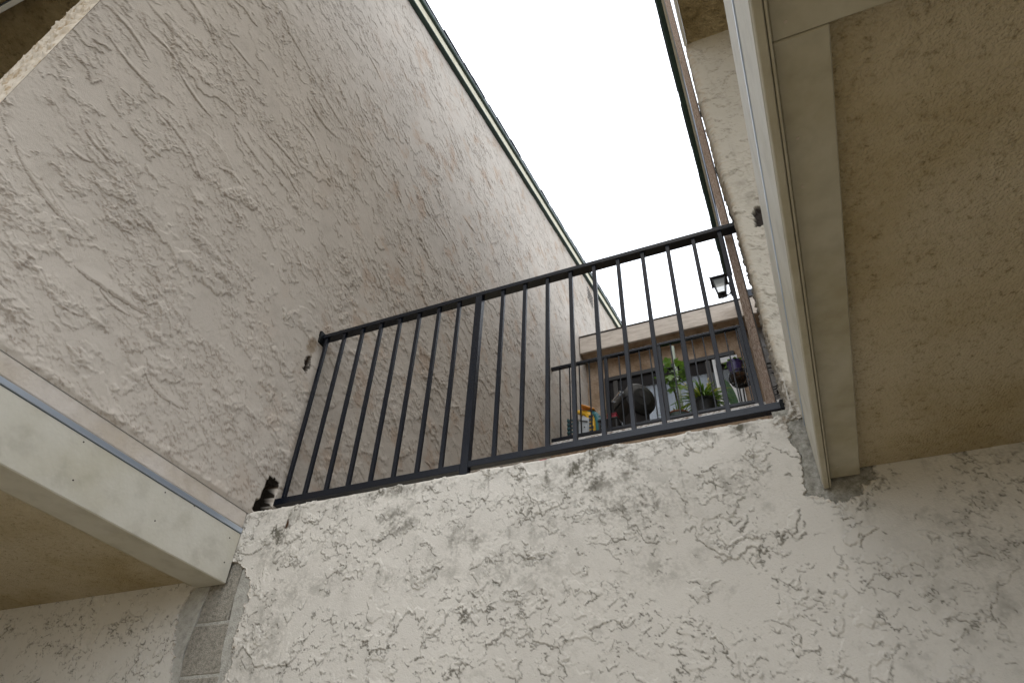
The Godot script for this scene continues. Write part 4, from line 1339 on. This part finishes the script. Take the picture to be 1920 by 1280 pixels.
func pot_stand(o: Vector3) -> void:
	var t := thing("wire_plant_stand", "tall black wire plant stand with a globe basket behind the rear railing", "plant stand", o)
	var m: Material = mats.wire
	var c := Vector3(0.03, 0.64, 0)
	var r := 0.13
	for i in 8:
		var a := PI * i / 8
		var pts := []
		for k in 21:
			var b := TAU * k / 20
			pts.append(c + Vector3(cos(a) * cos(b), sin(b) * 0.85, sin(a) * cos(b)) * r)
		obj("basket_wire", tube(pts, 0.0055, 5), m, t)
	for h in [-0.5, 0.0, 0.5]:
		var pts2 := []
		for k in 25:
			var b := TAU * k / 24
			pts2.append(c + Vector3(cos(b) * r * sqrt(1 - h * h), h * r * 0.85, sin(b) * r * sqrt(1 - h * h)))
		obj("basket_wire", tube(pts2, 0.0055, 5), m, t)
	for i in 4:
		var a := TAU * i / 4 + 0.5
		obj("upright", tube([Vector3(cos(a) * 0.03, 0.56, sin(a) * 0.03) + Vector3(0.01, 0, 0), Vector3(cos(a) * 0.025, 0.3, sin(a) * 0.025), Vector3(cos(a) * 0.03, 0.02, sin(a) * 0.03)], 0.005, 6), m, t)
		var pts3 := []
		for k in 17:
			var b := PI * k / 16
			pts3.append(Vector3(cos(a) * (0.03 + 0.07 * (1 - cos(b))), 0.24 + 0.1 * sin(b) - 0.22 * k / 16.0, sin(a) * (0.03 + 0.07 * (1 - cos(b)))))
		obj("scroll_foot", tube(pts3, 0.005, 6), m, t)
	obj("liner", lathe([Vector2(0.0, 0.59), Vector2(0.06, 0.6), Vector2(0.085, 0.64), Vector2(0.09, 0.665), Vector2(0.0, 0.665)], 16, Transform3D(Basis(), Vector3(0.01, 0, 0))), mats.coco_liner, t)
	var p := thing("flower_pot", "purple glazed pot with a small green plant resting in the wire globe basket", "flower pot", o + Vector3(-0.005, 0.667, 0.0))
	obj("pot", lathe([Vector2(0.0, 0.0), Vector2(0.058, 0.0), Vector2(0.086, 0.17), Vector2(0.092, 0.17), Vector2(0.092, 0.2), Vector2(0.078, 0.2), Vector2(0.07, 0.17), Vector2(0.0, 0.17)], 20), mats.pot_purple, p)
	var lf := leaf_mesh(0.09, 0.05, 0.8, 0.3)
	for k in 9:
		var a := TAU * k / 9
		place("leaf", lf, mats.leaf_bright if k % 2 else mats.leaf_mid, p, Vector3(cos(a) * 0.05, 0.18, sin(a) * 0.05), Vector3(cos(a), 0.7, sin(a)), PI)
	var s := thing("snake_plant", "single tall dark green blade leaf leaning behind the wire plant stand", "plant", o + Vector3(-0.07, 0, 0.05))
	obj("pot", lathe([Vector2(0.0, 0.0), Vector2(0.06, 0.0), Vector2(0.08, 0.14), Vector2(0.0, 0.14)], 16), mats.pot_black, s)
	place("leaf", leaf_mesh(0.55, 0.1, 0.15, 0.35, 0.6), mats.leaf_deep, s, Vector3(0, 0.12, 0), Vector3(-0.16, 1, 0.1), PI)
	place("leaf", leaf_mesh(0.42, 0.07, 0.3, 0.35, 0.6), mats.leaf_deep, s, Vector3(-0.02, 0.12, 0), Vector3(-0.3, 1, -0.1), PI)

func sack(t: Node3D, called: String, m: Material, lo: Vector3, hi: Vector3, lean: float, flop: float) -> MeshInstance3D:
	var st := begin()
	var n := 10
	var k := 16
	var rings := []
	for j in n + 1:
		var u := float(j) / n
		var ring := []
		var puff := 0.6 + 0.4 * sin(PI * clampf(u * 0.9 + 0.12, 0, 1))
		if u > 0.8:
			puff *= 1.0 - (u - 0.8) * 3.2
		for i in k:
			var a := TAU * i / k
			var ex := signf(cos(a)) * pow(absf(cos(a)), 0.55)
			var ez := signf(sin(a)) * pow(absf(sin(a)), 0.7)
			var w := (hi.x - lo.x) * 0.5
			var d := (hi.z - lo.z) * 0.5
			var bend := flop * maxf(0.0, u - 0.6) * maxf(0.0, u - 0.6) * 2.5
			ring.append(Vector3((lo.x + hi.x) * 0.5 + ex * w * (0.95 + 0.05 * sin(u * 9.0 + i)) + lean * u + bend, lo.y + (hi.y - lo.y) * (u - 0.3 * absf(bend)), (lo.z + hi.z) * 0.5 + ez * d * puff))
		rings.append(ring)
	for j in n:
		for i in k:
			var l := (i + 1) % k
			var a: Vector3 = rings[j][i]
			var b: Vector3 = rings[j][l]
			var c: Vector3 = rings[j + 1][l]
			var d: Vector3 = rings[j + 1][i]
			var mid: Vector3 = (rings[j][0] + rings[j][k / 2]) * 0.5
			var nn := (b - a).cross(d - a).normalized()
			if nn.dot((a + c) * 0.5 - mid) < 0.0:
				nn = -nn
			tri(st, a, b, c, nn, nn, nn)
			tri(st, a, c, d, nn, nn, nn)
	face(st, rings[n], Vector3.UP)
	return obj(called, st, m, t)

func bags(fl: float) -> void:
	var y := thing("soil_bag", "yellow bag of potting soil with folded orange top and dark print", "bag", Vector3(-1.87, fl, -6.52))
	sack(y, "bag_body", mats.bag_yellow, Vector3(-0.07, 0.0, -0.09), Vector3(0.07, 0.6, 0.09), 0.0, -0.45)
	obj("bag_top", bar(Vector3(-0.125, 0.6, 0.03), Vector3(0.05, 0.5, 0.02), 0.02, 0.13, Vector3(0, 0, 1), 0.008), mats.bag_orange, y)
	for k in 6:
		obj("print", box(Vector3(-0.018, 0.12 + 0.052 * k, 0.0895), Vector3(0.022 + 0.006 * (k % 3), 0.155 + 0.052 * k, 0.093), 0.001), mats.bag_print, y)
	var g := thing("soil_bag", "teal striped bag leaning right against the yellow soil bag", "bag", Vector3(-1.775, fl, -6.5))
	sack(g, "bag_body", mats.bag_teal, Vector3(-0.04, 0.0, -0.08), Vector3(0.045, 0.54, 0.08), -0.02, -0.25)
	for k in 9:
		obj("print", box(Vector3(0.008, 0.06 + 0.045 * k, 0.0795), Vector3(0.03, 0.075 + 0.045 * k, 0.083), 0.001), mats.bag_white, g)
	var w := thing("plastic_sack", "pale grey crumpled sack with two dark marks left of the yellow bag", "sack", Vector3(-1.99, fl, -6.48))
	sack(w, "bag_body", mats.bag_white, Vector3(-0.05, 0.0, -0.08), Vector3(0.11, 0.46, 0.07), 0.01, 0.1)
	obj("mark", bar(Vector3(-0.02, 0.36, 0.068), Vector3(0.09, 0.32, 0.068), 0.012, 0.01, Vector3(0, 0, 1)), mats.bag_print, w)
	obj("mark", tube([Vector3(0.05, 0.25, 0.06), Vector3(0.05, 0.25, 0.072)], 0.009, 8), mats.bag_print, w)
	var l := thing("plastic_crate", "small teal lattice crate in the left corner of the rear balcony", "crate", Vector3(-2.13, fl, -6.5))
	for k in 8:
		obj("slat", box(Vector3(-0.05, 0.04 + 0.055 * k, 0.0), Vector3(0.06, 0.065 + 0.055 * k, 0.015), 0.002), mats.crate_teal, l)
	for x in [-0.05, 0.045]:
		obj("crate_post", box(Vector3(x, 0.0, -0.12), Vector3(x + 0.015, 0.48, -0.002), 0.002), mats.crate_teal, l)
	var r := thing("red_box", "small red plastic box on a low black stool beside the grill", "box", Vector3(-1.62, fl + 0.31, -6.5))
	obj("box_body", box(Vector3(-0.055, 0.0, -0.05), Vector3(0.055, 0.07, 0.05), 0.006), mats.red_plastic, r)
	obj("lid", box(Vector3(-0.06, 0.0705, -0.055), Vector3(0.06, 0.085, 0.055), 0.004), mats.red_plastic, r)
	var s := thing("low_stool", "low black stool carrying the red box", "stool", Vector3(-1.66, fl, -6.5))
	obj("seat", box(Vector3(-0.12, 0.285, -0.1), Vector3(0.12, 0.309, 0.1), 0.006), mats.pot_black, s)
	for q in [[-0.1, -0.08], [0.1, -0.08], [-0.1, 0.08], [0.1, 0.08]]:
		obj("leg", box(Vector3(q[0] - 0.012, 0, q[1] - 0.012), Vector3(q[0] + 0.012, 0.284, q[1] + 0.012), 0.003), mats.pot_black, s)
	var c := thing("garden_trowel", "red handled hand tool lying on the stool left of the red box", "tool", Vector3(-1.70, fl + 0.312, -6.46))
	obj("handle", tube([Vector3(-0.03, 0.012, 0), Vector3(0.03, 0.03, 0)], 0.012, 8), mats.red_plastic, c)
	obj("blade", bar(Vector3(0.03, 0.03, 0), Vector3(0.0, 0.16, 0), 0.03, 0.004, Vector3(0, 0, 1)), mats.stem, c)
